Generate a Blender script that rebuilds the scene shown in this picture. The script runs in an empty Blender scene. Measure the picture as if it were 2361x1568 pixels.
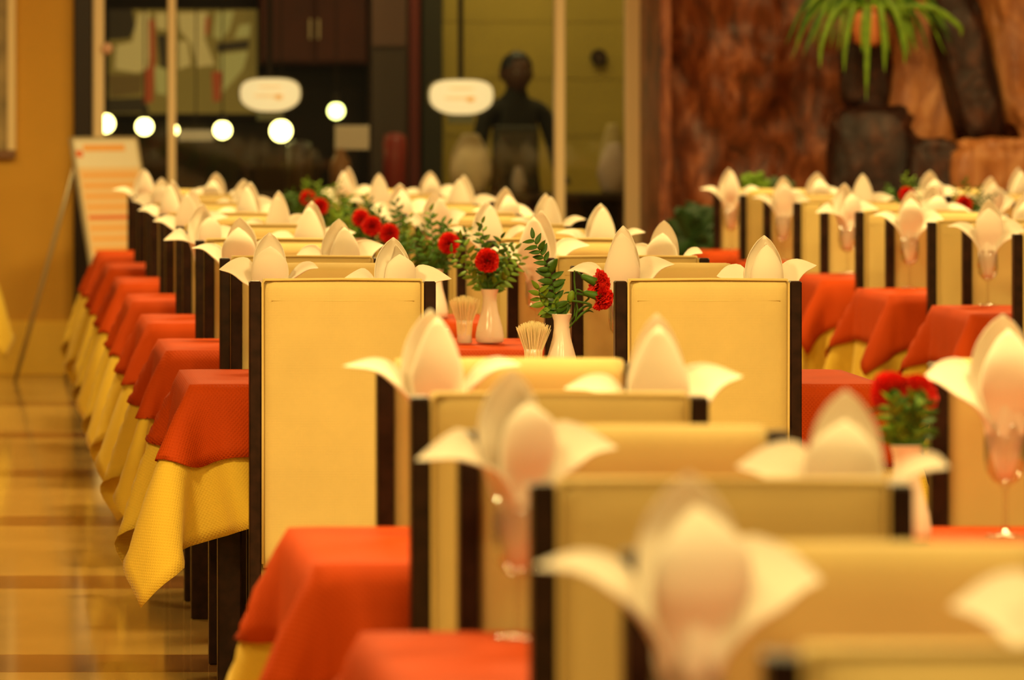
import bpy, math, random
import numpy as np
from mathutils import Vector, Matrix, noise

# ------------------------------------------------------------------ camera, world, lights, exposure
SC = bpy.context.scene
COL = SC.collection
F = 12850.0            # focal length in pixels of the 2361 px wide frame
HC = 1.51              # eye height
cam_d = bpy.data.cameras.new('camera')
cam = bpy.data.objects.new('camera', cam_d); COL.objects.link(cam)
cam.location = (0, 0, HC)
cam.rotation_euler = (math.radians(90), 0, 0)
cam_d.sensor_width = 36.0
cam_d.lens = F / 2361 * 36.0
cam_d.shift_x = 1215.5 / 2361
cam_d.shift_y = -582.0 / 2361
cam_d.clip_start = 0.3; cam_d.clip_end = 200
cam_d.dof.use_dof = True
cam_d.dof.focus_distance = 13.8
cam_d.dof.aperture_fstop = 5.6
SC.camera = cam
SC.view_settings.view_transform = 'Standard'
SC.view_settings.look = 'None'
SC.view_settings.gamma = 1.0
SC.view_settings.use_curve_mapping = False
SC.view_settings.exposure = -0.1

W = bpy.data.worlds.new('world'); SC.world = W
W.use_nodes = True
W.node_tree.nodes['Background'].inputs[0].default_value = (1.0, 0.72, 0.34, 1)
W.node_tree.nodes['Background'].inputs[1].default_value = 0.09

WARM = (1.0, 0.77, 0.29)
def area(name, loc, sx, sy, watts, rot=(0, 0, 0), color=WARM):
    l = bpy.data.lights.new(name, 'AREA'); l.shape = 'RECTANGLE'
    l.size = sx; l.size_y = sy; l.energy = watts; l.color = color
    o = bpy.data.objects.new(name, l); COL.objects.link(o)
    o.location = loc; o.rotation_euler = rot
    return o
CEIL = 3.3
# unseen panels added over the dining room to brighten chairs and napkins; fixtures below
PANELS = [(-0.6, 2.6, 58), (2.6, 2.6, 52), (1.2, 4.3, 62), (-0.9, 6.8, 60), (1.9, 7.1, 42), (2.4, 9.0, 80), (0.6, 9.4, 65), (-1.3, 11.2, 190), (2.2, 11.8, 100),
          (1.2, 16.6, 95), (4.4, 16.4, 125), (-0.9, 19.0, 70), (1.4, 20.8, 95), (4.2, 20.8, 120), (1.4, 25.0, 95), (4.4, 25.0, 125),
          (-1.2, 25.6, 70)]
for (px_, py_, w_) in PANELS:
    area('unseen_ceiling_lamp', (px_, py_, CEIL - 0.05), 0.55, 0.55, w_)
# unseen fill lights added inside the pantry behind the glass
area('pantry_fill', (3.2, 32.2, 2.9), 1.2, 0.4, 20, color=(1.0, 0.8, 0.32))
area('pantry_fill', (2.6, 30.2, 2.95), 0.8, 0.3, 18, color=(1.0, 0.8, 0.36))
area('pantry_fill', (1.3, 31.6, 3.0), 1.0, 0.3, 8, color=(1.0, 0.74, 0.34))

# ------------------------------------------------------------------ helpers
R = random.Random(7)
def mesh(name, verts, faces, mat=None, smooth=False, uv=None):
    me = bpy.data.meshes.new(name)
    me.from_pydata([tuple(map(float, v)) for v in verts], [], [tuple(int(i) for i in f) for f in faces])
    if mat: me.materials.append(mat)
    if smooth: me.polygons.foreach_set('use_smooth', [True] * len(me.polygons))
    if uv is not None:
        ul = me.uv_layers.new(name='UVMap')
        li = np.zeros(len(me.loops), dtype=np.int32); me.loops.foreach_get('vertex_index', li)
        ul.data.foreach_set('uv', np.asarray(uv, dtype=np.float32)[li].ravel())
    me.update()
    return me
def obj(name, me, parent=None, loc=(0, 0, 0), rot=(0, 0, 0), scale=None):
    o = bpy.data.objects.new(name, me); COL.objects.link(o)
    o.location = loc; o.rotation_euler = rot
    if scale is not None: o.scale = scale
    if parent is not None: o.parent = parent
    return o
def tag(o, label=None, cat=None, group=None, kind=None):
    if label: o['label'] = label
    if cat: o['category'] = cat
    if group: o['group'] = group
    if kind: o['kind'] = kind
    return o
def thing(name, label, cat, loc=(0, 0, 0), rz=0.0, group=None):
    o = obj(name, None, None, loc, (0, 0, rz)); o.empty_display_size = 0.05
    return tag(o, label, cat, group)

class MB:
    def __init__(s): s.v = []; s.f = []
    def add(s, v, f):
        n = len(s.v); s.v += [tuple(p) for p in v]; s.f += [tuple(i + n for i in q) for q in f]; return s
    def box(s, x0, x1, y0, y1, z0, z1):
        v = [(x, y, z) for z in (z0, z1) for y in (y0, y1) for x in (x0, x1)]
        return s.add(v, [(0, 2, 3, 1), (4, 5, 7, 6), (0, 1, 5, 4), (2, 6, 7, 3), (0, 4, 6, 2), (1, 3, 7, 5)])
    def bbox(s, x0, x1, y0, y1, z0, z1, b=0.003):
        """box with chamfered edges"""
        c = ((x0 + x1) / 2, (y0 + y1) / 2, (z0 + z1) / 2); h = ((x1 - x0) / 2, (y1 - y0) / 2, (z1 - z0) / 2)
        vs = []; idx = {}
        for sx in (-1, 1):
            for sy in (-1, 1):
                for sz in (-1, 1):
                    for a in range(3):
                        q = [h[0] - b, h[1] - b, h[2] - b]; q[a] = h[a]
                        idx[(sx, sy, sz, a)] = len(vs); vs.append((c[0] + sx * q[0], c[1] + sy * q[1], c[2] + sz * q[2]))
        fs = []
        S = (-1, 1)
        for a in range(3):
            o1, o2 = [i for i in range(3) if i != a]
            for sg in S:
                loop = []
                for (p, q) in ((-1, -1), (1, -1), (1, 1), (-1, 1)):
                    k = [0, 0, 0]; k[a] = sg; k[o1] = p; k[o2] = q
                    loop.append(idx[(k[0], k[1], k[2], a)])
                flip = (sg < 0) ^ (a == 1)
                fs.append(tuple(loop[::-1] if flip else loop))
        for a in range(3):       # edges parallel to axis a
            o1, o2 = [i for i in range(3) if i != a]
            for p in S:
                for q in S:
                    k0 = [0, 0, 0]; k1 = [0, 0, 0]; k0[a] = -1; k1[a] = 1
                    for k in (k0, k1): k[o1] = p; k[o2] = q
                    loop = [idx[(*k0, o1)], idx[(*k1, o1)], idx[(*k1, o2)], idx[(*k0, o2)]]
                    fs.append(tuple(loop if (p * q > 0) ^ (a != 1) else loop[::-1]))
        for sx in S:
            for sy in S:
                for sz in S:
                    t = [idx[(sx, sy, sz, a)] for a in range(3)]
                    fs.append(tuple(t if sx * sy * sz > 0 else t[::-1]))
        return s.add(vs, fs)
    def lathe(s, prof, n=20, c=(0, 0, 0), cap0=True, cap1=False):
        v = []; f = []
        for (r, z) in prof:
            for k in range(n):
                a = 2 * math.pi * k / n; v.append((c[0] + r * math.cos(a), c[1] + r * math.sin(a), c[2] + z))
        for i in range(len(prof) - 1):
            for k in range(n):
                k2 = (k + 1) % n
                f.append((i * n + k, i * n + k2, (i + 1) * n + k2, (i + 1) * n + k))
        if cap0: f.append(tuple(range(n))[::-1])
        if cap1: f.append(tuple((len(prof) - 1) * n + k for k in range(n)))
        return s.add(v, f)
    def tube(s, pts, rad, n=6):
        pts = [Vector(p) for p in pts]
        if not hasattr(rad, '__len__'): rad = [rad] * len(pts)
        v = []; f = []
        for i, p in enumerate(pts):
            t = (pts[min(i + 1, len(pts) - 1)] - pts[max(i - 1, 0)]).normalized()
            up = Vector((0, 0, 1)) if abs(t.z) < 0.9 else Vector((0, 1, 0))
            a = t.cross(up).normalized(); b = t.cross(a)
            for k in range(n):
                g = 2 * math.pi * k / n; v.append(tuple(p + (a * math.cos(g) + b * math.sin(g)) * rad[i]))
        for i in range(len(pts) - 1):
            for k in range(n):
                k2 = (k + 1) % n; f.append((i * n + k, (i + 1) * n + k, (i + 1) * n + k2, i * n + k2))
        f.append(tuple(range(n))); f.append(tuple((len(pts) - 1) * n + k for k in range(n))[::-1])
        return s.add(v, f)
    def mesh(s, name, mat, smooth=False): return mesh(name, s.v, s.f, mat, smooth)

def solid(P, t):
    """grid P (n,m,3) -> closed thin shell verts, faces; thickness t"""
    n, m, _ = P.shape
    du = np.gradient(P, axis=0); dv = np.gradient(P, axis=1)
    N = np.cross(du, dv); N /= (np.linalg.norm(N, axis=2, keepdims=True) + 1e-9)
    A = P + N * t / 2; B = P - N * t / 2
    v = np.concatenate([A.reshape(-1, 3), B.reshape(-1, 3)]); k = n * m; f = []
    for i in range(n - 1):
        for j in range(m - 1):
            a, b, c, d = i * m + j, (i + 1) * m + j, (i + 1) * m + j + 1, i * m + j + 1
            f.append((a, b, c, d)); f.append((k + a, k + d, k + c, k + b))
    rim = [(i, 0) for i in range(n)] + [(n - 1, j) for j in range(1, m)] + [(i, m - 1) for i in range(n - 2, -1, -1)] + [(0, j) for j in range(m - 2, 0, -1)]
    ids = [i * m + j for (i, j) in rim]
    for q in range(len(ids)):
        a, b = ids[q], ids[(q + 1) % len(ids)]
        f.append((a, k + a, k + b, b))
    return v, f
def spline(pts, n):
    pts = np.array(pts, float); m = len(pts); out = []
    P = np.vstack([2 * pts[0] - pts[1], pts, 2 * pts[-1] - pts[-2]])
    for q in np.linspace(0, m - 1 - 1e-6, n):
        i = int(q); t = q - i; a, b, c, d = P[i], P[i + 1], P[i + 2], P[i + 3]
        out.append(0.5 * (2 * b + (c - a) * t + (2 * a - 5 * b + 4 * c - d) * t * t + (3 * b - a - 3 * c + d) * t ** 3))
    return np.array(out)

# ------------------------------------------------------------------ materials
def newmat(name):
    m = bpy.data.materials.new(name); m.use_nodes = True
    nt = m.node_tree; b = nt.nodes['Principled BSDF']
    return m, nt, b
def N(nt, t, **kw):
    n = nt.nodes.new(t)
    for k, v in kw.items(): setattr(n, k, v)
    return n
def ramp(nt, src, stops):
    r = N(nt, 'ShaderNodeValToRGB'); el = r.color_ramp.elements
    while len(el) < len(stops): el.new(0.5)
    for e, (p, c) in zip(el, stops): e.position = p; e.color = (*c, 1)
    nt.links.new(src, r.inputs[0]); return r
def plain(name, c, rough=0.5, spec=0.4, var=0.0, scale=8.0, metal=0.0, bump=0.0, coords='Object'):
    m, nt, b = newmat(name)
    b.inputs['Roughness'].default_value = rough; b.inputs['Metallic'].default_value = metal
    b.inputs['Specular IOR Level'].default_value = spec
    b.inputs['Base Color'].default_value = (*c, 1)
    if var or bump:
        tc = N(nt, 'ShaderNodeTexCoord'); nz = N(nt, 'ShaderNodeTexNoise')
        nz.inputs['Scale'].default_value = scale; nz.inputs['Detail'].default_value = 5
        nt.links.new(tc.outputs[coords], nz.inputs['Vector'])
        if var:
            r = ramp(nt, nz.outputs['Fac'], [(0.3, tuple(x * (1 - var) for x in c)), (0.7, tuple(min(1, x * (1 + var)) for x in c))])
            nt.links.new(r.outputs[0], b.inputs['Base Color'])
        if bump:
            bp = N(nt, 'ShaderNodeBump'); bp.inputs['Strength'].default_value = bump; bp.inputs['Distance'].default_value = 0.01
            nt.links.new(nz.outputs['Fac'], bp.inputs['Height']); nt.links.new(bp.outputs[0], b.inputs['Normal'])
    return m
def cloth_mat(name, c, weave=260.0, bump=0.25, trans=0.15, rough=0.8, coord='UV', angle=0.0, var=0.05, spec=0.2, sheen=(0.15, (1, 1, 1))):
    """woven fabric: cross-weave bump, thin-cloth translucency"""
    m, nt, b = newmat(name)
    b.inputs['Roughness'].default_value = rough; b.inputs['Specular IOR Level'].default_value = spec
    b.inputs['Sheen Weight'].default_value = sheen[0]; b.inputs['Sheen Tint'].default_value = (*sheen[1], 1)
    tc = N(nt, 'ShaderNodeTexCoord'); mp = N(nt, 'ShaderNodeMapping'); mp.inputs['Rotation'].default_value = (0, 0, angle)
    nt.links.new(tc.outputs[coord], mp.inputs['Vector'])
    ws = []
    for d in (('X', 'Y') if coord == 'UV' else ('X', 'Z')):
        w = N(nt, 'ShaderNodeTexWave', bands_direction=d); w.inputs['Scale'].default_value = weave / 20.0
        w.inputs['Distortion'].default_value = 0.4
        nt.links.new(mp.outputs[0], w.inputs['Vector']); ws.append(w)
    mul = N(nt, 'ShaderNodeMath', operation='MULTIPLY'); nt.links.new(ws[0].outputs['Fac'], mul.inputs[0]); nt.links.new(ws[1].outputs['Fac'], mul.inputs[1])
    nz = N(nt, 'ShaderNodeTexNoise'); nz.inputs['Scale'].default_value = 5; nz.inputs['Detail'].default_value = 6
    nt.links.new(tc.outputs['Object'], nz.inputs['Vector'])
    r = ramp(nt, nz.outputs['Fac'], [(0.3, tuple(x * (1 - var) for x in c)), (0.7, tuple(min(1, x * (1 + var)) for x in c))])
    nt.links.new(r.outputs[0], b.inputs['Base Color'])
    bp = N(nt, 'ShaderNodeBump'); bp.inputs['Strength'].default_value = bump; bp.inputs['Distance'].default_value = 0.002
    nt.links.new(mul.outputs[0], bp.inputs['Height']); nt.links.new(bp.outputs[0], b.inputs['Normal'])
    if trans:
        tr = N(nt, 'ShaderNodeBsdfTranslucent'); tr.inputs[0].default_value = (*c, 1)
        mx = N(nt, 'ShaderNodeMixShader'); mx.inputs[0].default_value = trans
        nt.links.new(b.outputs[0], mx.inputs[1]); nt.links.new(tr.outputs[0], mx.inputs[2])
        nt.links.new(mx.outputs[0], nt.nodes['Material Output'].inputs[0])
    return m
def emit(name, c, s):
    m, nt, b = newmat(name)
    b.inputs['Base Color'].default_value = (*c, 1); b.inputs['Emission Color'].default_value = (*c, 1); b.inputs['Emission Strength'].default_value = s
    return m
def glass_mat(name, tint=(1, 1, 1), refl=0.06, mx_f=1.0):
    m, nt, b = newmat(name); nt.nodes.remove(b)
    t = N(nt, 'ShaderNodeBsdfTransparent'); t.inputs[0].default_value = (*tint, 1)
    g = N(nt, 'ShaderNodeBsdfGlossy'); g.inputs['Roughness'].default_value = 0.03
    fr = N(nt, 'ShaderNodeLayerWeight'); fr.inputs['Blend'].default_value = 0.25
    mr = N(nt, 'ShaderNodeMapRange'); mr.inputs['To Min'].default_value = refl; mr.inputs['To Max'].default_value = mx_f
    nt.links.new(fr.outputs['Facing'], mr.inputs['Value'])
    mx = N(nt, 'ShaderNodeMixShader')
    nt.links.new(mr.outputs[0], mx.inputs[0]); nt.links.new(t.outputs[0], mx.inputs[1]); nt.links.new(g.outputs[0], mx.inputs[2])
    nt.links.new(mx.outputs[0], nt.nodes['Material Output'].inputs[0])
    return m

M_cream = cloth_mat('cream_upholstery', (0.62, 0.445, 0.165), weave=3000, bump=0.3, trans=0, coord='Object', rough=0.6, var=0.06)
M_pipe = plain('cream_piping', (0.64, 0.46, 0.17), 0.6, 0.2)
M_wood = plain('dark_wood', (0.020, 0.007, 0.004), 0.35, 0.22, var=0.5, scale=30)
M_napkin = cloth_mat('white_napkin', (0.95, 0.86, 0.74), weave=3000, bump=0.05, trans=0.22, coord='Object', var=0.02)
M_yellow = cloth_mat('yellow_cloth', (0.80, 0.53, 0.055), weave=900, bump=0.4, trans=0.2, angle=0.785)
M_red = cloth_mat('red_cloth', (0.45, 0.050, 0.0035), weave=900, bump=0.5, trans=0.05, angle=0.785, rough=0.7, spec=0.08, sheen=(0.0, (1, 1, 1)))
M_glass = glass_mat('goblet_glass', (0.97, 0.96, 0.94), 0.04, 0.7)
M_pane = glass_mat('pane_glass', (0.86, 0.86, 0.82), 0.03, 0.45)
M_porc = plain('white_porcelain', (0.85, 0.74, 0.62), 0.18, 0.5)
M_carn = plain('carnation_red', (0.72, 0.018, 0.008), 0.6, 0.25, var=0.2, scale=60)
M_green = plain('leaf_green', (0.045, 0.115, 0.008), 0.5, 0.25, var=0.35, scale=20)
M_green2 = plain('leaf_bright_green', (0.14, 0.24, 0.014), 0.5, 0.25, var=0.3, scale=20)
M_pick = plain('toothpick_wood', (0.92, 0.80, 0.50), 0.6, 0.2)
M_wall = plain('ochre_wall_paint', (0.62, 0.32, 0.035), 0.6, 0.3, var=0.06, scale=2)
M_skirt = plain('yellow_skirting_tile', (0.86, 0.52, 0.06), 0.25, 0.5)
M_black = plain('dark_pillar_paint', (0.018, 0.008, 0.005), 0.35, 0.3)
M_metal = plain('champagne_metal', (0.86, 0.66, 0.40), 0.4, 0.5, metal=0.0)
M_ftile = plain('polished_beige_stone', (0.50, 0.30, 0.085), 0.09, 0.5, var=0.12, scale=3)
M_fband = plain('polished_brown_stone', (0.24, 0.10, 0.03), 0.09, 0.5, var=0.15, scale=3)
M_grout = plain('floor_grout', (0.20, 0.12, 0.05), 0.7, 0.2)
M_ceil = plain('ceiling_paint', (0.80, 0.72, 0.55), 0.7, 0.2)
M_terr = plain('terracotta', (0.72, 0.22, 0.075), 0.35, 0.5)

def rock_mat(name, c0, c1, c2, scale=6.0, stretch=(1, 1, 1), rough=0.38):
    m, nt, b = newmat(name); b.inputs['Roughness'].default_value = rough; b.inputs['Specular IOR Level'].default_value = 0.5
    tc = N(nt, 'ShaderNodeTexCoord'); mp = N(nt, 'ShaderNodeMapping'); mp.inputs['Scale'].default_value = stretch
    mp.inputs['Rotation'].default_value = (0, math.radians(20), 0)
    nt.links.new(tc.outputs['Object'], mp.inputs['Vector'])
    a = N(nt, 'ShaderNodeTexNoise'); a.inputs['Scale'].default_value = scale; a.inputs['Detail'].default_value = 8; a.inputs['Roughness'].default_value = 0.65; a.inputs['Distortion'].default_value = 0.8
    nt.links.new(mp.outputs[0], a.inputs['Vector'])
    r = ramp(nt, a.outputs['Fac'], [(0.34, c0), (0.52, c1), (0.68, c2)])
    nt.links.new(r.outputs[0], b.inputs['Base Color'])
    bp = N(nt, 'ShaderNodeBump'); bp.inputs['Strength'].default_value = 0.7; bp.inputs['Distance'].default_value = 0.03
    nt.links.new(a.outputs['Fac'], bp.inputs['Height']); nt.links.new(bp.outputs[0], b.inputs['Normal'])
    return m
M_rock = rock_mat('red_brown_stone', (0.050, 0.011, 0.004), (0.19, 0.042, 0.012), (0.42, 0.13, 0.05), 5.5, (1.6, 1, 0.7))
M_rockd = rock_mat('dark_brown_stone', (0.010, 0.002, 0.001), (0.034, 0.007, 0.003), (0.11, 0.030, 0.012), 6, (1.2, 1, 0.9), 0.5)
M_rocks = rock_mat('salmon_stone', (0.26, 0.075, 0.02), (0.46, 0.16, 0.045), (0.64, 0.29, 0.11), 5, (2.0, 1, 0.8))

# ------------------------------------------------------------------ structure
YW = 29.3
def bx(name, mat, *a, parent=None, b=None):
    m = MB(); (m.bbox(*a, b) if b else m.box(*a)); return obj(name, m.mesh(name, mat), parent)
# floor: grout bed with polished slabs and brown bands set in it
fl = tag(bx('floor', M_grout, -6.0, 9.6, -3.0, YW + 5, -0.06, -0.004), kind='structure')
slab = MB().bbox(-0.5985, 0.5985, -0.974, 0.974, -0.02, 0.0, 0.0015).mesh('floor_slab', M_ftile)
bandm = MB().bbox(-0.5985, 0.5985, -0.224, 0.224, -0.02, 0.0, 0.0015).mesh('floor_band', M_fband)
yb = 14.62 - 2.4 * 5
while yb < YW + 2:
    for i in range(13):
        x = -5.4 + 1.2 * i
        obj('floor_band', bandm, fl, (x, yb, 0)); obj('floor_slab', slab, fl, (x, yb + 1.2, 0))
    yb += 2.4
# back wall, left part
tag(bx('wall_back', M_wall, -6.0, 0.467, YW, YW + 0.2, 0, CEIL), kind='structure')
tag(bx('baseboard_back', M_skirt, -6.0, 0.465, YW - 0.02, YW, 0, 0.285, b=0.004), kind='structure')
tag(bx('trim_1', M_black, 0.467, 0.565, YW - 0.06, YW + 0.2, 0, CEIL, b=0.006), kind='structure')
ce = tag(bx('ceiling', M_ceil, -6.0, 9.6, -3.0, YW + 5, CEIL, CEIL + 0.1), kind='structure')

def px(x, y, Y): return Vector(((x + 35) * Y / F, Y, HC - (y - 202) * Y / F))   # photo pixel at depth Y -> point in the room

# glazed partition: window with posts and panes
win = tag(obj('window_1', MB().box(0.565, 3.44, YW, YW + 0.07, 2.9, CEIL).mesh('window_head', M_metal)), kind='structure')
posts = [(213, 240), (387, 405), (1279, 1302), (1442, 1476)]
xs = []
for (a, b) in posts:
    x0 = px(a, 0, YW).x; x1 = px(b, 0, YW).x; xs.append((x0, x1))
    obj('mullion', MB().bbox(x0, x1, YW - 0.03, YW + 0.07, 0, 2.9, 0.006).mesh('mullion', M_metal), win)
for k in range(3):
    obj('pane', MB().box(xs[k][1] - 0.005, xs[k + 1][0] + 0.005, YW + 0.02, YW + 0.028, 0.06, 2.9).mesh('pane', M_pane), win)
obj('sill', MB().bbox(0.565, 3.44, YW - 0.02, YW + 0.07, 0, 0.06, 0.004).mesh('sill', M_metal), win)
kn = MB().lathe([(0.004, 0), (0.022, 0.004), (0.03, 0.02), (0.022, 0.036), (0.004, 0.04)], 14)
p = px(247, 112, YW - 0.03)
obj('handle', kn.mesh('handle', plain('handle_pink', (0.75, 0.42, 0.3), 0.3)), win, p, (math.radians(90), 0, 0))

# ------------------------------------------------------------------ pantry behind the glass
YP = 33.2
M_pred = plain('dark_red_panelling', (0.085, 0.016, 0.008), 0.4, 0.3, var=0.25, scale=3)
M_pdark = plain('dark_pantry_paint', (0.022, 0.012, 0.008), 0.5, 0.2, var=0.3, scale=3)
M_pyel = plain('olive_yellow_wall_tile', (0.50, 0.36, 0.07), 0.5, 0.3, var=0.10, scale=1.2)
M_pgrey = plain('grey_brown_panel', (0.10, 0.065, 0.05), 0.4, 0.3)
wp = tag(bx('wall_pantry', M_pdark, -1.0, px(1020, 0, YP).x, YP, YP + 0.15, 0, CEIL), kind='structure')
wq = tag(bx('wall_pantry_olive', M_pyel, px(1020, 0, YP).x, 5.2, YP, YP + 0.15, 0, CEIL), kind='structure')
tag(bx('wall_pantry_side', M_pdark, 0.3, 0.4, YW + 0.2, YP, 0, CEIL), kind='structure')
tag(bx('wall_pantry_end', M_pyel, 4.6, 4.7, YW + 0.07, YP, 0, CEIL), kind='structure')
for i in range(6):                                                       # courses of wall tiles seen as soft bands
    z0 = 1.05 + 0.17 * i
    if i % 2: bx('tile_course', M_pyel, px(1022, 0, YP).x, 4.58, YP - 0.005, YP, z0, z0 + 0.165, parent=wq, b=0.002)
# red panelled wall unit
u = thing('wall_cabinet', 'dark red panelled wall cabinet behind the glass partition', 'cabinet', px(720, 200, YP - 0.3))
m0 = px(598, 150, YP - 0.3); m1 = px(850, 0, YP - 0.3)
bx('body', M_pred, m0.x - u.location.x, m1.x - u.location.x, 0, 0.28, m0.z - u.location.z, 2.3 - u.location.z, parent=u, b=0.01)
for k in range(2):
    w = (m1.x - m0.x) / 2
    d = bx('door', M_pred, m0.x - u.location.x + k * w + 0.01, m0.x - u.location.x + (k + 1) * w - 0.01, -0.02, 0, m0.z - u.location.z + 0.02, 2.28 - u.location.z, parent=u, b=0.006)
    bx('handle', M_metal, m0.x - u.location.x + w - 0.03 + k * 0.05, m0.x - u.location.x + w - 0.02 + k * 0.05, -0.035, -0.02, 0.28, 0.4, parent=d, b=0.002)
# grey-brown cold cupboard and the red post beside it
u = thing('tall_cupboard', 'grey brown tall cupboard left of the red post behind glass', 'cupboard', px(905, 200, YP - 0.35).xyz * 1.0)
u.location.z = 0
c0 = px(852, 0, YP - 0.35).x - u.location.x; c1 = px(940, 0, YP - 0.35).x - u.location.x
bx('body', M_pgrey, c0, c1, 0, 0.33, 0, 2.3, parent=u, b=0.01)
bx('door', plain('pinkish_door', (0.20, 0.10, 0.075), 0.35), c0 + 0.01, c1 - 0.01, -0.02, 0, 1.75, 2.28, parent=u, b=0.006)
bx('door', M_pgrey, c0 + 0.01, c1 - 0.01, -0.02, 0, 0.1, 1.73, parent=u, b=0.006)
t = thing('red_post', 'narrow dark red post between grey cupboard and olive wall', 'post', (px(955, 0, YP - 0.5).x, YP - 0.5, 0))
bx('shaft', plain('dark_red_paint', (0.16, 0.02, 0.015), 0.4), -0.03, 0.03, -0.03, 0.03, 0.03, CEIL - 0.02, parent=t, b=0.005)
bx('base_plate', M_pdark, -0.06, 0.06, -0.06, 0.06, 0, 0.03, parent=t, b=0.004)
t = thing('dark_panel_column', 'dark green grey column beside the red post behind glass', 'column', (px(995, 0, YP - 0.25).x, YP - 0.25, 0))
bx('shaft', plain('dark_green_paint', (0.035, 0.03, 0.016), 0.5), -0.06, 0.06, -0.08, 0.08, 0.06, CEIL - 0.02, parent=t, b=0.005)
bx('foot', M_pdark, -0.075, 0.075, -0.1, 0.1, 0, 0.06, parent=t, b=0.004)

# illuminated picture menu, cups and glasses printed in patches
YM = YP - 0.085
a = px(250, 262, YM); b = px(592, 22, YM)
t = thing('menu_lightbox', 'dim backlit picture menu with pale cups and red stripes', 'lightbox', (a.x, YM, a.z))
w = b.x - a.x; h = b.z - a.z
bx('frame', M_pdark, -0.03, w + 0.03, 0, 0.08, -0.03, h + 0.03, parent=t, b=0.006)
bx('panel', emit('menu_olive_print', (0.30, 0.20, 0.035), 0.35), 0, w, -0.006, 0.002, 0, h, parent=t)
E_cr = emit('menu_cream_print', (0.62, 0.44, 0.13), 0.5); E_rd = emit('menu_red_print', (0.45, 0.07, 0.015), 0.40); E_gr = emit('menu_pale_green_print', (0.46, 0.38, 0.10), 0.5); E_dk = emit('menu_dark_print', (0.05, 0.03, 0.012), 0.25)
def patch(pts, mat, y):
    q = [px(x_, y_, YM) for (x_, y_) in pts]; n = len(q)
    v = [(c.x - a.x, y, c.z - a.z) for c in q] + [(c.x - a.x, y + 0.003, c.z - a.z) for c in q]
    f = [tuple(range(n)), tuple(range(n, 2 * n))[::-1]] + [(i, n + i, n + (i + 1) % n, (i + 1) % n) for i in range(n)]
    obj('printed_picture', mesh('printed_picture', v, f, mat), t)
patch([(250, 22), (305, 22), (312, 60), (300, 88), (250, 92)], E_dk, -0.010)
patch([(318, 30), (345, 28), (350, 90), (340, 160), (315, 168), (265, 160), (268, 105), (305, 96)], E_cr, -0.010)
patch([(343, 45), (356, 45), (358, 130), (352, 235), (330, 238), (334, 165), (345, 150)], E_rd, -0.012)
patch([(358, 30), (384, 30), (384, 70), (360, 65)], E_cr, -0.010)
patch([(362, 80), (384, 80), (384, 190), (375, 190)], E_dk, -0.009)
patch([(410, 30), (478, 28), (472, 90), (495, 150), (455, 155), (440, 100), (415, 70)], E_cr, -0.010)
patch([(412, 95), (432, 95), (440, 150), (412, 160)], E_cr, -0.010)
patch([(474, 40), (484, 40), (480, 80), (472, 80)], E_rd, -0.012)
patch([(498, 28), (540, 26), (528, 70), (510, 92), (492, 85)], E_gr, -0.010)
patch([(552, 58), (578, 55), (575, 85), (540, 88)], E_gr, -0.010)
patch([(500, 100), (575, 92), (572, 112), (500, 120)], E_dk, -0.011)
patch([(505, 125), (572, 118), (560, 160), (500, 230), (505, 160)], E_gr, -0.010)
patch([(488, 165), (512, 165), (508, 232), (492, 235)], E_rd, -0.012)
patch([(250, 172), (330, 172), (325, 215), (255, 225)], emit('menu_brown_print', (0.18, 0.10, 0.02), 0.35), -0.010)
patch([(250, 228), (330, 225), (345, 258), (250, 260)], E_dk, -0.010)
patch([(355, 150), (384, 160), (384, 220), (360, 215)], E_gr, -0.010)

# spot bulbs on a rail
M_bulb = emit('warm_bulb', (1.0, 0.86, 0.28), 16); M_bulbg = emit('greenish_bulb', (0.95, 1.0, 0.30), 9)
YB = 31.3
words = ['far left end of the bulb row', 'second of the bulb row', 'third of the bulb row, dimmer', 'fourth of the bulb row', 'right end of the bulb row']
for (x_, y_, r_, wd) in ((242, 285, 0.052, words[0]), (333, 292, 0.046, words[1]), (399, 300, 0.03, words[2]), (513, 300, 0.047, words[3]), (648, 302, 0.058, words[4]), (775, 256, 0.045, None)):
    pz = px(x_, y_, YB)
    o = thing('spot_bulb', 'glowing warm globe bulb behind glass, ' + wd if wd else 'single greenish yellow globe bulb above the white notice', 'bulb', pz, group='globe bulbs behind the glass')
    pf = [(r_ * math.sin(q) + 0.0005, -r_ * math.cos(q)) for q in np.linspace(0, math.pi, 12)]
    obj('globe', MB().lathe(pf, 18).mesh('globe', M_bulb if wd else M_bulbg, True), o)
    obj('socket', MB().lathe([(0.016, 0), (0.018, 0.05), (0.012, 0.06)], 12, (0, 0, r_ - 0.006)).mesh('socket', M_pdark), o)
    obj('cord', MB().tube([(0, 0, r_ + 0.05), (0, 0, 2.95 - pz.z)], 0.004, 6).mesh('cord', M_pdark), o)
rail = thing('bulb_rail', 'dark rail over the pantry carrying the globe bulbs', 'rail', (px(460, 0, YB).x, YB, 2.95))
obj('bar', MB().bbox(-0.7, 1.0, -0.02, 0.02, 0, 0.05, 0.004).mesh('bar', M_pdark), rail)
for q in (-0.5, 0.8): obj('hanger', MB().bbox(q - 0.01, q + 0.01, -0.01, 0.01, 0.05, CEIL - 2.95, 0.002).mesh('hanger', M_pdark), rail)

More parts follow.
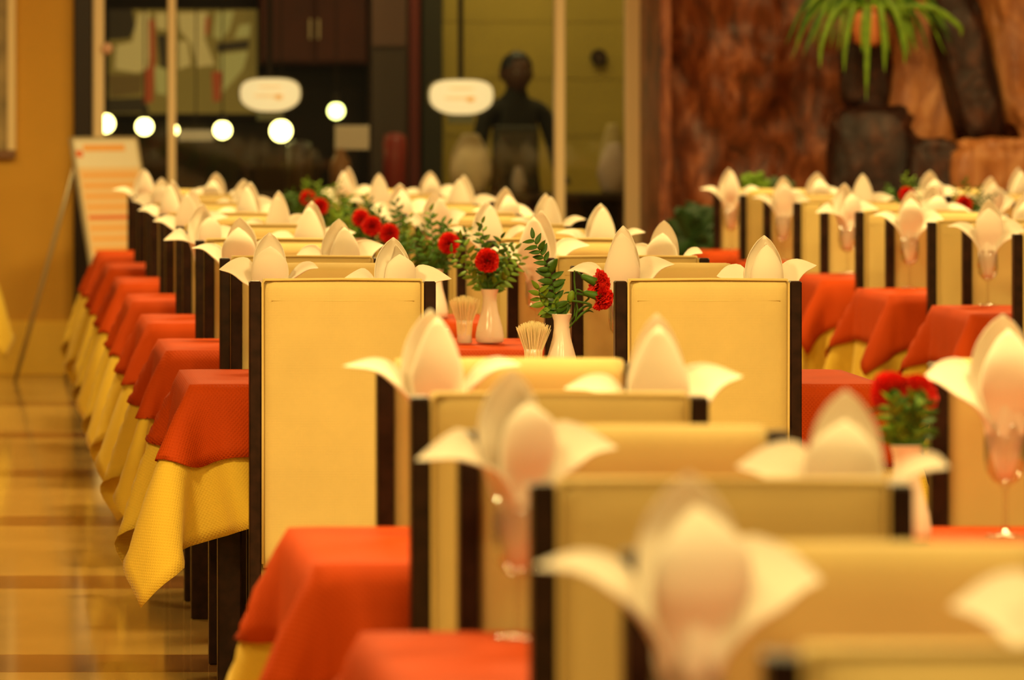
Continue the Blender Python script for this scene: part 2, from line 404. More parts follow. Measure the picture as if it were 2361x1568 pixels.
# two lit oval signs
M_sign = emit('sign_cream_light', (1.0, 0.80, 0.42), 1.0); M_sign2 = emit('sign_orange_print', (1.0, 0.50, 0.12), 0.75); M_sign3 = emit('sign_pale_orange_print', (1.0, 0.68, 0.30), 0.85)
def oval(cx, cy, wpx, hpx, Y, label):
    c = px(cx, cy, Y); hw = wpx / 2 * Y / F; hh = hpx / 2 * Y / F
    o = thing('oval_sign', label, 'sign', c, group='lit oval signs')
    def ring(n, kx, kz):
        out = []
        for k in range(n):
            q = 2 * math.pi * k / n
            e = 0.62
            x = math.copysign(abs(math.cos(q)) ** e, math.cos(q)) * hw * kx
            z = math.copysign(abs(math.sin(q)) ** e, math.sin(q)) * hh * kz
            if z < 0: x *= 1 - 0.30 * abs(z / hh) ** 2
            out.append((x, z))
        return out
    def plate(kx, kz, y0, y1, dx=0, dz=0):
        r_ = ring(40, kx, kz); n = 40
        v = [(x + dx, y0, z + dz) for x, z in r_] + [(x + dx, y1, z + dz) for x, z in r_]
        return v, [tuple(range(n)), tuple(range(n, 2 * n))[::-1]] + [(i, n + i, n + (i + 1) % n, (i + 1) % n) for i in range(n)]
    obj('face', mesh('face', *plate(1, 1, 0, 0.06), M_sign), o)
    obj('rim', mesh('rim', *plate(1.05, 1.07, 0.02, 0.09), plain('sign_rim', (0.25, 0.2, 0.1), 0.4)), o)
    obj('print', mesh('print', *plate(0.13, 0.16, -0.004, 0.001, hw * 0.28, -hh * 0.12), M_sign2), o)
    obj('print', mesh('print', *plate(0.5, 0.10, -0.003, 0.001, -hw * 0.05, -hh * 0.06), M_sign3), o)
    obj('print', mesh('print', *plate(0.4, 0.08, -0.003, 0.001, 0, hh * 0.5), M_sign3), o)
    obj('bracket', MB().bbox(-0.07, 0.07, 0.03, 0.08, -hh - 0.05, -hh + 0.02, 0.004).mesh('bracket', plain('sign_bracket', (0.3, 0.33, 0.22), 0.4)), o)
    obj('stem', MB().bbox(-0.015, 0.015, 0.04, 0.07, hh, 3.2 - c.z, 0.003).mesh('stem', M_pdark), o)
oval(623, 219, 138, 76, 31.0, 'lit cream oval sign right of the picture menu')
oval(1064, 224, 146, 80, 31.0, 'lit cream oval sign beside the dark-haired person')

# white notice on a stand, orange jar, paper strip, counter
t = thing('notice_card', 'white notice card under the greenish bulb behind glass', 'notice', px(812, 345, 31.2))
bx('card', plain('notice_white', (0.88, 0.74, 0.60), 0.6), -0.095, 0.095, 0, 0.012, 0, 0.135, parent=t, b=0.002)
bx('stand', M_pdark, -0.02, 0.02, 0.012, 0.05, -(px(812, 345, 31.2).z - 0.92), 0.09, parent=t, b=0.003)
YC = 31.0
ct = thing('pantry_counter', 'long dark service counter standing behind the glass partition', 'counter', (2.0, YC, 0))
bx('worktop', plain('counter_stone', (0.05, 0.032, 0.022), 0.25), -1.5, 2.5, 0, 0.6, 0.88, 0.92, parent=ct, b=0.006)
for k in range(5): bx('front_panel', M_pdark, -1.45 + k * 0.78, -1.45 + k * 0.78 + 0.77, 0.04, 0.56, 0.02, 0.88, parent=ct, b=0.006)
def jar(x_, y0, y1, wpx, mat, name, label, cat, prof, Y=31.15):
    g = px(x_, y1, Y); hgt = (y1 - y0) * Y / F; wr = wpx / 2 * Y / F
    o = thing(name, label, cat, (g.x, Y, 0.92))
    hgt = HC - (y0 - 202) * Y / F - 0.92
    k = int(len(prof) * 0.75)
    obj('body', MB().lathe([(r_ * wr, z_ * hgt) for r_, z_ in prof[:k + 1]], 20, cap1=True).mesh('body', mat, True), o)
    obj('lid', MB().lathe([(r_ * wr, z_ * hgt) for r_, z_ in prof[k:]], 20, cap0=True, cap1=True).mesh('lid', mat, True), o)
jar(785, 342, 420, 50, plain('orange_ceramic', (0.34, 0.15, 0.05), 0.35), 'storage_jar', 'orange brown ceramic jar below the white notice', 'jar', [(0.6, 0), (0.95, 0.2), (1, 0.5), (0.8, 0.75), (0.5, 0.85), (0.55, 0.9), (0.3, 1.0)])
jar(910, 306, 400, 55, plain('red_tin', (0.28, 0.03, 0.02), 0.4), 'red_tin', 'small dark red tin on the pantry counter', 'tin', [(0.9, 0), (1, 0.05), (1, 0.5), (1, 0.86), (0.9, 0.88), (0.9, 0.96), (0.3, 1.0)])
jar(690, 325, 400, 60, plain('brown_tin', (0.06, 0.035, 0.02), 0.4), 'brown_tin', 'dull brown tin on the counter under the right bulb', 'tin', [(0.9, 0), (1, 0.05), (1, 0.5), (1, 0.86), (0.9, 0.88), (0.9, 0.96), (0.3, 1.0)])
o = tag(obj('paper_strip', None), 'pale lavender paper strip hanging under the bulb row', 'paper'); q = px(452, 312, 31.6); o.location = q
bx('sheet', plain('lavender_paper', (0.42, 0.34, 0.36), 0.7), -0.1, 0.1, 0, 0.004, -0.03, 0.03, parent=o)
bx('hanger', M_pdark, -0.004, 0.004, 0, 0.004, 0.03, 3.2 - q.z, parent=o)
def sack(x_, y0, y1, wpx, mat, name, label, cat, seed, Y=31.2, lean=0.0):
    g = px(x_, y1, Y); top = HC - (y0 - 202) * Y / F; hgt = top - 0.92; wr = wpx / 2 * Y / F
    v = []; f = []; n = 24; mrows = 16
    for i in range(mrows + 1):
        tt = i / mrows; rr = wr * (math.sin(math.pi * min(1, 0.12 + tt * 0.80)) ** 0.55) * (1 - 0.35 * tt)
        for k in range(n):
            an = 2 * math.pi * k / n; nn = 1 + 0.12 * noise.noise((math.cos(an) * 1.5 + seed, math.sin(an) * 1.5, tt * 3))
            v.append((rr * nn * math.cos(an) + lean * tt, rr * nn * 0.7 * math.sin(an), hgt * tt))
    for i in range(mrows):
        for k in range(n): f.append((i * n + k, i * n + (k + 1) % n, (i + 1) * n + (k + 1) % n, (i + 1) * n + k))
    f.append(tuple(range(n))[::-1]); f.append(tuple(mrows * n + k for k in range(n)))
    return tag(obj(name, mesh(name, v, f, mat, True), None, (g.x, Y, 0.92)), label, cat)
sack(1085, 308, 400, 115, plain('pale_linen', (0.85, 0.68, 0.44), 0.8, 0.2, var=0.1), 'linen_bundle', 'pale rounded linen bundle on counter beside the person', 'bundle', 3, 31.15)
sack(1415, 330, 400, 85, plain('grey_linen', (0.62, 0.47, 0.38), 0.8, 0.2, var=0.1), 'linen_bundle', 'grey linen bundle behind glass left of the wide post', 'bundle', 9, 31.15)
sack(1412, 285, 400, 70, plain('buff_linen', (0.65, 0.50, 0.22), 0.8, 0.2), 'paper_bag', 'buff paper bag standing behind the grey linen bundle', 'bag', 5, 31.42)
sack(1195, 385, 410, 40, plain('grey_white_cloth', (0.4, 0.33, 0.28), 0.8, 0.2), 'folded_towel', 'small greyish folded towel in front of the person', 'towel', 6, 31.1)
t = thing('coffee_machine', 'dark boxy appliance on the counter in front of the person', 'appliance', (px(1190, 0, 31.2).x, 31.22, 0.92))
bx('body', plain('appliance_dark', (0.03, 0.026, 0.014), 0.4), -0.11, 0.13, 0, 0.26, 0.02, 0.375, parent=t, b=0.01)
bx('front_plate', plain('appliance_plate', (0.06, 0.045, 0.02), 0.35), -0.095, 0.115, -0.008, 0, 0.10, 0.34, parent=t, b=0.004)
bx('drip_tray', M_pdark, -0.10, 0.12, -0.10, 0, 0.0, 0.03, parent=t, b=0.004)
for q in (-0.05, 0.07): obj('knob', MB().lathe([(0.012, 0), (0.014, 0.01), (0.010, 0.02)], 12, cap1=True).mesh('knob', M_pgrey), t, (q, -0.006, 0.30), (math.radians(90), 0, 0))
t = thing('wall_clock', 'small round dark clock on the olive wall', 'clock', px(1381, 132, YP - 0.03))
obj('case', MB().lathe([(0.045, -0.02), (0.05, -0.01), (0.045, 0.02)], 20).mesh('case', M_pdark, False), t, (0, 0, 0), (math.radians(90), 0, 0))
obj('dial', MB().lathe([(0.036, 0.0), (0.036, 0.003)], 20, cap1=True).mesh('dial', plain('clock_dial', (0.06, 0.03, 0.015), 0.5)), t, (0, -0.0205, 0), (math.radians(90), 0, 0))

# ------------------------------------------------------------------ person behind the glass
def person():
    Y = 32.0; sx = px(1190, 0, Y).x
    H = HC - (124 - 202) * Y / F
    skin = plain('person_skin', (0.11, 0.045, 0.025), 0.5); shirt = plain('dark_shirt', (0.022, 0.019, 0.012), 0.8); hair = plain('black_hair', (0.006, 0.005, 0.005), 0.5); trou = plain('dark_trousers', (0.02, 0.02, 0.025), 0.8)
    o = thing('person', 'dark-haired person in dark shirt standing behind the pantry counter', 'person', (sx, Y, 0), 0.25)
    s = H / 1.72
    # one continuous body: skeleton edges grown by a Skin modifier (figure faces -Y, towards the glass)
    J = [((0, 0, 0.95), .135, .115), ((0, 0.01, 1.12), .13, .10), ((0, 0.02, 1.30), .155, .11), ((0, 0.02, 1.42), .10, .075), ((0, 0.01, 1.48), .055, .055), ((0, -0.01, 1.56), .062, .07)]
    E = [(0, 1), (1, 2), (2, 3), (3, 4), (4, 5)]
    def chain(start, pts):
        prev = start
        for q in pts:
            J.append(q); E.append((prev, len(J) - 1)); prev = len(J) - 1
        return prev
    wr = {}
    for sg in (-1, 1):
        wr[sg] = chain(3, [((sg * .17, 0.02, 1.39), .062, .06), ((sg * .215, 0.0, 1.25), .050, .050), ((sg * .235, -0.03, 1.11), .042, .042), ((sg * .19, -0.20, 1.04), .037, .035), ((sg * .15, -0.30, 1.01), .027, .022), ((sg * .145, -0.35, 1.005), .036, .018)])
        chain(0, [((sg * .095, 0, 0.84), .088, .088), ((sg * .10, -0.01, 0.50), .060, .062), ((sg * .10, 0.02, 0.28), .052, .055), ((sg * .10, 0.03, 0.08), .038, .04), ((sg * .105, -0.08, 0.04), .042, .03), ((sg * .107, -0.16, 0.03), .036, .022)])
        for k, (dx, ln) in enumerate(((-.026, .05), (-.009, .062), (.009, .058), (.025, .045))):
            b0 = J[wr[sg]][0]
            chain(wr[sg], [((b0[0] + dx, b0[1] - 0.03, b0[2]), .010, .010), ((b0[0] + dx * 1.1, b0[1] - 0.03 - ln * .6, b0[2] - 0.012), .008, .008), ((b0[0] + dx * 1.1, b0[1] - 0.03 - ln, b0[2] - 0.035), .007, .007)])
        b0 = J[wr[sg]][0]
        chain(wr[sg], [((b0[0] - sg * .035, b0[1] + 0.005, b0[2] - 0.005), .010, .010), ((b0[0] - sg * .052, b0[1] - 0.03, b0[2] - 0.018), .009, .009)])
    me = bpy.data.meshes.new('body'); me.from_pydata([tuple(c * s for c in j[0]) for j in J], E, [])
    me.materials.append(shirt); me.materials.append(skin); me.materials.append(trou)
    bo = obj('body', me, o)
    md = bo.modifiers.new('skin', 'SKIN'); md.use_smooth_shade = True
    lay = me.skin_vertices[0] if me.skin_vertices else None
    if lay is None:
        bpy.context.view_layer.objects.active = bo
        lay = me.skin_vertices[0]
    for k, j in enumerate(J):
        lay.data[k].radius = (j[1] * s, j[2] * s); lay.data[k].use_root = (k == 0)
    sb = bo.modifiers.new('sub', 'SUBSURF'); sb.levels = 1; sb.render_levels = 2
    # head with face
    def hd(nm, fn, mat, n=28, m_=20):
        v = []; f = []
        for i in range(m_ + 1):
            th = math.pi * i / m_
            for k in range(n):
                ph = 2 * math.pi * k / n; v.append(fn(math.sin(th) * math.cos(ph), math.sin(th) * math.sin(ph), math.cos(th)))
        for i in range(m_):
            for k in range(n): f.append((i * n + k, (i + 1) * n + k, (i + 1) * n + (k + 1) % n, i * n + (k + 1) % n))
        return obj(nm, mesh(nm, v, f, mat, True), o)
    zc = 1.605 * s
    def face(x, y, z):
        kx = 0.088 * (1 - 0.28 * max(0, -z) ** 1.5); ky = 0.097
        yy = y * ky
        if y < 0:
            yy -= 0.020 * math.exp(-(x / .16) ** 2 - ((z + 0.12) / .20) ** 2)      # nose
            yy += 0.010 * math.exp(-((abs(x) - .42) / .16) ** 2 - ((z - 0.08) / .14) ** 2)  # eye sockets
            yy -= 0.007 * math.exp(-(x / .30) ** 2 - ((z + 0.48) / .10) ** 2)     # lips
            yy -= 0.008 * math.exp(-(x / .25) ** 2 - ((z + 0.85) / .15) ** 2)     # chin
        return (x * kx * s, (yy - 0.015) * s, zc + z * 0.118 * s)
    head = hd('head', face, skin)
    def hairf(x, y, z):
        g = 1.13 + 0.06 * noise.noise((x * 4, y * 4, z * 4))
        X, Yy, Z = face(x, max(y, -0.62) if z < 0.62 else y, max(z, -0.25 if y > 0.1 else 0.30))
        return (X * g, (Yy + 0.015) * g * 1.02 - 0.006, zc + (Z - zc) * g)
    hd('hair', hairf, hair)
    for sg in (-1, 1):
        obj('ear', MB().lathe([(0.002, -0.03), (0.012, -0.022), (0.016, 0), (0.018, 0.018), (0.003, 0.03)], 10).mesh('ear', skin, True), o, (sg * 0.088 * s, 0.0, zc - 0.01), (0, sg * 0.15, 0))
        e = obj('eye', MB().lathe([(0.001, -0.011), (0.008, -0.008), (0.011, 0), (0.008, 0.008), (0.001, 0.011)], 12).mesh('eye', plain('eye_white', (0.3, 0.25, 0.2), 0.3), True), o, (sg * 0.032 * s, -0.092 * s, zc + 0.008))
    bx('mouth', plain('lips', (0.10, 0.03, 0.025), 0.5), -0.022, 0.022, -0.118 * s, -0.10 * s, zc - 0.062, zc - 0.053, parent=o, b=0.003)
    bx('trousers_belt', trou, -0.14 * s, 0.14 * s, -0.115 * s, 0.115 * s, 0.90 * s, 0.93 * s, parent=o, b=0.02)
person()

# ------------------------------------------------------------------ rock feature wall on the right
YR = 28.35
XR0 = 3.47
def rockwall():
    nx, nz = 150, 80; v = []; f = []
    for i in range(nx + 1):
        for k in range(nz + 1):
            x = XR0 + (9.6 - XR0) * i / nx; z = CEIL * k / nz
            p_ = Vector((x * 1.6, 0.0, z * 0.9 + x * 0.35))
            d = 0.20 * noise.fractal(p_ * 1.1, 0.9, 2.1, 5) + 0.10 * abs(noise.noise(p_ * 2.6)) + 0.05 * noise.noise(p_ * 7)
            edge = min(1.0, (x - XR0) / 0.25)
            v.append((x, YR + 0.25 - (d + 0.18) * edge, z))
    for i in range(nx):
        for k in range(nz):
            a_ = i * (nz + 1) + k; f.append((a_, a_ + nz + 1, a_ + nz + 2, a_ + 1))
    return tag(obj('wall_rock', mesh('wall_rock', v, f, M_rock, True)), kind='structure')
wr = rockwall()
tag(bx('trim_2', M_rock, 3.44, 3.5, YR + 0.05, YW + 0.2, 0, CEIL, b=0.006), kind='structure')
def boulder(c, size, mat, seed, rough=0.18, rot=(0, 0, 0), par=None, sq=0.6):
    n, m_ = 40, 28; v = []; f = []
    for i in range(m_ + 1):
        th = math.pi * i / m_
        for k in range(n):
            ph = 2 * math.pi * k / n; d = Vector((math.sin(th) * math.cos(ph), math.sin(th) * math.sin(ph), math.cos(th)))
            e = Vector([math.copysign(abs(q) ** sq, q) for q in d])
            g = 1 + rough * noise.fractal(d * 1.6 + Vector((seed, seed * .7, 0)), 0.9, 2.0, 5) + 0.05 * noise.noise(d * 7 + Vector((seed, 0, 0)))
            v.append((e.x * size[0] * g, e.y * size[1] * g, e.z * size[2] * g))
    for i in range(m_):
        for k in range(n): f.append((i * n + k, (i + 1) * n + k, (i + 1) * n + (k + 1) % n, i * n + (k + 1) % n))
    return obj('boulder', mesh('boulder', v, f, mat, True), par if par else wr, c, rot)
# salmon slabs, dark leaning trunk-like stone, ledge stones
boulder(px(2118, 250, 28.15), (0.20, 0.16, 0.50), M_rocks, 1.0, 0.2, (0, 0.12, 0))
boulder(px(2085, 420, 28.15), (0.05, 0.10, 0.28), M_rocks, 2.2, 0.2)
boulder(px(2225, 140, 27.95), (0.13, 0.14, 0.42), M_rockd, 3.3, 0.15, (0, -0.22, 0))
boulder(px(2390, 120, 28.1), (0.24, 0.16, 0.46), M_rocks, 4.1, 0.2, (0, -0.15, 0))
boulder(px(2320, 400, 27.85), (0.30, 0.20, 0.17), M_rocks, 5.7, 0.2, sq=0.45)
boulder(px(2148, 395, 27.9), (0.135, 0.16, 0.16), M_rockd, 6.4, 0.15, sq=0.5)
boulder(px(2010, 370, 28.05), (0.22, 0.16, 0.26), M_rockd, 7.7, 0.15, sq=0.55)
boulder(px(1995, 175, 28.1), (0.13, 0.08, 0.18), M_rockd, 8.8, 0.15, sq=0.6)  # dark stone in place of the shadow below the pot
boulder(px(2270, 560, 27.8), (0.8, 0.25, 0.22), M_rock, 9.2, 0.2, sq=0.45)

# hanging terracotta pot with a grassy plant
YH = 27.65
pot = thing('hanging_pot', 'small terracotta pot fixed high on the rock wall', 'pot', px(2002, 106, YH)); pot.scale = (1.15, 1.15, 1.05)
obj('bowl', MB().lathe([(0.035, 0), (0.058, 0.02), (0.072, 0.07), (0.078, 0.13), (0.080, 0.17), (0.070, 0.17), (0.066, 0.12)], 24).mesh('bowl', M_terr, True), pot)
obj('rim', MB().lathe([(0.080, 0.165), (0.088, 0.165), (0.088, 0.19), (0.076, 0.19), (0.074, 0.165)], 24, cap0=False).mesh('rim', M_terr, True), pot)
obj('soil', MB().lathe([(0.07, 0.15), (0.07, 0.16)], 20, cap1=True).mesh('soil', plain('potting_soil', (0.03, 0.015, 0.01), 0.9)), pot)
obj('wall_bracket', MB().bbox(-0.012, 0.012, 0.06, 0.62, 0.05, 0.075, 0.003).mesh('wall_bracket', M_black), pot)
pl = thing('spider_plant', 'bright green grassy plant spilling from the terracotta pot', 'plant', px(2002, 106, YH) + Vector((0, 0, 0.165)))
def blade(pts, w, mat, parent, name='leaf', tw=0.0):
    C = spline(pts, 14); T = np.gradient(C, axis=0); T /= np.linalg.norm(T, axis=1, keepdims=True)
    side = np.cross(T, np.array([0.15, 1.0, 0.2])); side /= (np.linalg.norm(side, axis=1, keepdims=True) + 1e-9)
    v_ = np.linspace(0, 1, 14); ww = w * (np.sin(np.pi * np.clip(0.12 + v_ * 0.88, 0, 1)) ** 0.7)
    P = np.stack([C - side * ww[:, None], C + np.array([0, 0.3, -0.3]) * (ww[:, None] * 0.5), C + side * ww[:, None]], axis=1)
    vv, ff = solid(P, 0.0012)
    return obj(name, mesh(name, vv, ff, mat, True), parent)
rb = random.Random(11)
for k in range(46):
    an = rb.uniform(0, 2 * math.pi); L = rb.uniform(0.22, 0.44); up = rb.uniform(0.05, 0.20); dr = rb.uniform(-0.02, 0.24)
    dx = math.copysign(max(abs(math.cos(an)), 0.38), math.cos(an)) * L; dy = -abs(math.sin(an)) * L * 0.35 + 0.06
    blade([(0.02 * math.cos(an), 0.01, -0.01), (dx * 0.35, dy * 0.35, up), (dx * 0.75, dy * 0.75, up * 0.6 - dr * 0.35), (dx, dy, -dr)], rb.uniform(0.008, 0.014), M_green2 if k % 3 else M_green, pl)
for (ex, ez) in ((-0.03, -0.44), (-0.14, -0.30), (0.16, -0.26), (0.06, -0.30), (-0.26, -0.28), (-0.05, -0.2), (0.44, -0.12)):
    blade([(0, -0.06, 0), (ex * 0.6, -0.13, 0.03), (ex * 0.95, -0.14, ez * 0.5), (ex * 1.0, -0.13, ez)], 0.015, M_green2, pl)

# leafy plants at the foot of the rock
def bush(c, r_, n, label, name, mat, seed, wl):
    o = thing(name, label, 'plant', (c.x, c.y, 0)); g = random.Random(seed)
    obj('pot', MB().lathe([(0.09, 0), (0.13, 0.16), (0.14, 0.3), (0.12, 0.3), (0.11, 0.26)], 20, cap0=True).mesh('pot', M_rockd, True), o)
    obj('stem', MB().tube([(0, 0, 0.24), (0.01, 0, c.z * 0.6), (0, 0, c.z)], 0.012).mesh('stem', M_green), o)
    for k in range(n):
        an = g.uniform(0, 6.28); el = g.uniform(-0.5, 1.3); L = r_ * g.uniform(0.7, 1.05)
        d = Vector((math.cos(an) * math.cos(el), math.sin(an) * math.cos(el), math.sin(el))) * L
        blade([(0, 0, c.z), (d.x * .4, d.y * .4, c.z + d.z * .5), (d.x * .8, d.y * .8, c.z + d.z * .95), (d.x, d.y, c.z + d.z * 0.9)], wl, mat, o)
bush(px(1738, 440, 27.0), 0.085, 34, 'round bright green leafy plant behind the right-row chairs', 'leafy_plant', M_green2, 3, 0.03)
bush(px(1600, 560, 27.2), 0.22, 30, 'dark green leafy plant low against the rock wall', 'dark_leafy_plant', plain('dark_leaf', (0.02, 0.05, 0.01), 0.5), 5, 0.035)
bush(px(1795, 450, 27.1), 0.10, 24, 'small dark leafy plant beside the bright green plant', 'dark_leafy_plant', plain('dark_leaf_2', (0.04, 0.07, 0.012), 0.5), 8, 0.03)

# framed picture on the left wall
f0 = px(-140, 352, YW - 0.02); f1 = px(36, -300, YW - 0.02)
t = thing('picture_frame', 'pale framed picture hanging on the ochre wall', 'picture', (f0.x, YW - 0.02, f0.z))
fw = f1.x - f0.x; fh = f1.z - f0.z
M_frame = plain('pale_gold_frame', (0.86, 0.66, 0.36), 0.35); M_frameb = plain('brown_frame', (0.22, 0.10, 0.04), 0.4)
bx('side_rail', M_frame, fw - 0.045, fw, -0.03, 0.02, 0, fh, parent=t, b=0.004)
bx('side_rail', M_frame, 0, 0.045, -0.03, 0.02, 0, fh, parent=t, b=0.004)
bx('bottom_rail', M_frameb, 0, fw, -0.035, 0.02, -0.03, 0.015, parent=t, b=0.004)
bx('top_rail', M_frameb, 0, fw, -0.035, 0.02, fh - 0.015, fh + 0.03, parent=t, b=0.004)
bx('canvas', plain('picture_grey_olive', (0.34, 0.24, 0.10), 0.4, var=0.4, scale=6), 0.045, fw - 0.045, -0.005, 0.01, 0.015, fh - 0.015, parent=t)

# ------------------------------------------------------------------ menu board on easel
def menu_board():
    th = math.radians(35); e = Vector((math.cos(th), math.sin(th), 0)); back = Vector((-math.sin(th), math.cos(th), 0))
    B = Vector((0.625, 27.85, 0.0)); wdt = 0.42; Lh = 1.26; lean = 0.34
    up = (Vector((0, 0, Lh)) + back * lean); L = up.length; up.normalize(); nrm = up.cross(e).normalized() * 1.0
    if nrm.y > 0: nrm = -nrm
    o = thing('menu_stand', 'white leaning menu board with orange and grey text lines', 'menu board', B)
    M_bd = plain('board_white', (0.82, 0.74, 0.58), 0.4); M_fr = plain('board_frame_metal', (0.55, 0.47, 0.30), 0.3, metal=0.5)
    def slabp(u0, u1, v0, v1, t0, t1, mat, name, parent):
        v = []
        for t_ in (t0, t1):
            for vv in (v0, v1):
                for uu in (u0, u1): v.append(tuple(e * uu + up * vv + nrm * t_ ))
        f = [(0, 1, 3, 2), (4, 6, 7, 5), (0, 4, 5, 1), (2, 3, 7, 6), (0, 2, 6, 4), (1, 5, 7, 3)]
        return obj(name, mesh(name, v, f, mat), parent)
    slabp(0, wdt, 0.06, L, -0.012, 0, M_bd, 'board', o)
    bd = slabp(0.012, wdt - 0.012, 0.08, L - 0.012, 0, 0.002, M_bd, 'poster', o)
    for (a0, a1, b0, b1) in ((0, 0.014, 0.05, L), (wdt - 0.014, wdt, 0.05, L), (0, wdt, L - 0.014, L), (0, wdt, 0.05, 0.066)):
        slabp(a0, a1, b0, b1, -0.014, 0.006, M_fr, 'frame_rail', o)
    PO = plain('print_orange', (0.86, 0.42, 0.12), 0.6); PPO = plain('print_pale_orange', (0.84, 0.58, 0.30), 0.6); PR = plain('print_red', (0.75, 0.16, 0.04), 0.6); PG = plain('print_grey', (0.50, 0.42, 0.33), 0.6); PY = plain('print_yellow', (0.85, 0.66, 0.32), 0.6)
    g = random.Random(4)
    slabp(0.02, wdt - 0.02, L - 0.66, L - 0.16, 0.002, 0.0026, PPO, 'print_field', bd)
    slabp(0.07, wdt - 0.09, L - 0.075, L - 0.04, 0.002, 0.003, PO, 'print_line', bd)
    slabp(0.02, 0.06, L - 0.105, L - 0.07, 0.002, 0.003, PR, 'print_mark', bd)
    for k in range(8):
        z = L - 0.19 - k * 0.055; slabp(0.035, wdt - g.uniform(0.03, 0.09), z - 0.020, z, 0.0026, 0.0034, PO if k % 2 else PR if k == 4 else PO, 'print_line', bd)
    for k in range(7):
        z = L - 0.74 - k * 0.048; slabp(0.05, wdt - g.uniform(0.05, 0.20), z - 0.016, z, 0.002, 0.003, PG, 'print_line', bd)
    topc = e * (wdt / 2) + up * (L - 0.05)
    for k, u_ in enumerate((0.05, wdt - 0.05)):
        tp = e * u_ + up * (L - 0.08) - nrm * 0.02; ft = e * u_ + back * (lean + 0.55) + Vector((0, 0, 0.004))
        obj('rear_leg', MB().tube([tp, ft], 0.011, 8).mesh('rear_leg', M_fr, True), o)
        ff = e * u_; obj('front_foot', MB().tube([e * u_ + up * 0.10 - nrm * 0.012, e * u_ + Vector((0, 0, 0.004)) - nrm * 0.004], 0.011, 8).mesh('front_foot', M_fr, True), o)
menu_board()

# ------------------------------------------------------------------ cloth draping (small mass-spring solve)
TW, TD, TH = 1.734, 0.75, 0.758
def drape(a_cells, seats, seed, top, steps=260):
    nxi, nyi = 58, 25; hx = TW / nxi; hy = TD / nyi
    nx = nxi + 2 * a_cells + 1; ny = nyi + 2 * a_cells + 1
    X = (np.arange(nx) - (nx - 1) / 2) * hx; Y = (np.arange(ny) - (ny - 1) / 2) * hy
    P = np.zeros((nx, ny, 3)); P[..., 0] = X[:, None]; P[..., 1] = Y[None, :]; P[..., 2] = top
    rest = P.copy()
    fixed = (np.abs(P[..., 0]) <= TW / 2 + 1e-4) & (np.abs(P[..., 1]) <= TD / 2 + 1e-4)
    wgt = np.where(fixed, 0.0, 1.0)
    rg = np.random.RandomState(seed)
    # start half folded down with soft random ripples
    ox = np.clip(np.abs(P[..., 0]) - TW / 2, 0, None); oy = np.clip(np.abs(P[..., 1]) - TD / 2, 0, None)
    P[..., 2] -= 0.5 * (ox + oy)
    amp = rg.uniform(-1, 1, (8, 2))
    for k in range(8):
        P[..., 1] += np.where(oy > 0, 0.12 * oy * amp[k, 0] * np.sin(rest[..., 0] * (3 + 1.7 * k) + 6 * amp[k, 1]), 0)
        P[..., 0] += np.where(ox > 0, 0.12 * ox * amp[k, 1] * np.sin(rest[..., 1] * (4 + 1.9 * k) + 6 * amp[k, 0]), 0)
    V = np.zeros_like(P)
    def cons():
        out = []
        def addc(di, dj, st):
            i0 = slice(0, nx - di); i1 = slice(di, nx)
            j0, j1 = (slice(0, ny - dj), slice(dj, ny)) if dj >= 0 else (slice(-dj, ny), slice(0, ny + dj))
            L0 = np.linalg.norm(rest[i1, j1] - rest[i0, j0], axis=2)
            out.append((i0, j0, i1, j1, L0, st))
        addc(1, 0, 1.0); addc(0, 1, 1.0); addc(1, 1, 0.35); addc(1, -1, 0.35); addc(2, 0, 0.10); addc(0, 2, 0.10)
        return out
    CS = cons(); dt = 0.016
    for st in range(steps):
        V[..., 2] -= 9.8 * dt; V *= 0.965
        V[~fixed] += rg.normal(0, 0.004, V[~fixed].shape)
        Q = P + V * dt * wgt[..., None]
        for it in range(22):
            for (i0, j0, i1, j1, L0, k) in CS:
                A = Q[i0, j0]; B = Q[i1, j1]; d = B - A; L = np.linalg.norm(d, axis=2) + 1e-9
                wa = wgt[i0, j0]; wb = wgt[i1, j1]; ws = wa + wb + 1e-9
                c = (0.92 * k * (L - L0) / L / ws)[..., None] * d      # jacobi style relaxation
                Q[i0, j0] += c * wa[..., None]; Q[i1, j1] -= c * wb[..., None]
        m_ = 0.006                                               # table body
        inx = TW / 2 + m_ - np.abs(Q[..., 0]); iny = TD / 2 + m_ - np.abs(Q[..., 1])
        ins = (inx > 0) & (iny > 0) & (~fixed)
        px_ = ins & (inx < iny); py_ = ins & (inx >= iny)
        Q[..., 0] = np.where(px_, np.sign(rest[..., 0]) * (TW / 2 + m_), Q[..., 0])
        Q[..., 1] = np.where(py_, np.sign(rest[..., 1]) * (TD / 2 + m_), Q[..., 1])
        for (x0, x1, y0, y1, zt) in seats:
            ins = (Q[..., 0] > x0) & (Q[..., 0] < x1) & (Q[..., 1] > y0) & (Q[..., 1] < y1) & (Q[..., 2] < zt) & (~fixed)
            Q[..., 2] = np.where(ins, zt, Q[..., 2])
        Q[..., 2] = np.maximum(Q[..., 2], 0.02)
        V = (Q - P) / dt; P = Q
    # smooth a little, keep the top flat
    for _ in range(2):
        S = P.copy(); S[1:-1, 1:-1] = (P[1:-1, 1:-1] * 4 + P[2:, 1:-1] + P[:-2, 1:-1] + P[1:-1, 2:] + P[1:-1, :-2]) / 8
        P = np.where(fixed[..., None], P, S)
    return P, rest
def grid_mesh(name, P, rest, mat, t):
    v, f = solid(P, t)
    uv = np.concatenate([rest[..., :2].reshape(-1, 2)] * 2)
    return mesh(name, v, f, mat, True, uv)
def seat_boxes(near, far):
    out = []
    for cx in near: out.append((cx - 0.235, cx + 0.235, -TD / 2 - 0.24, -TD / 2 + 0.3, 0.488))
    for cx in far: out.append((cx - 0.235, cx + 0.235, TD / 2 - 0.3, TD / 2 + 0.24, 0.488))
    return out
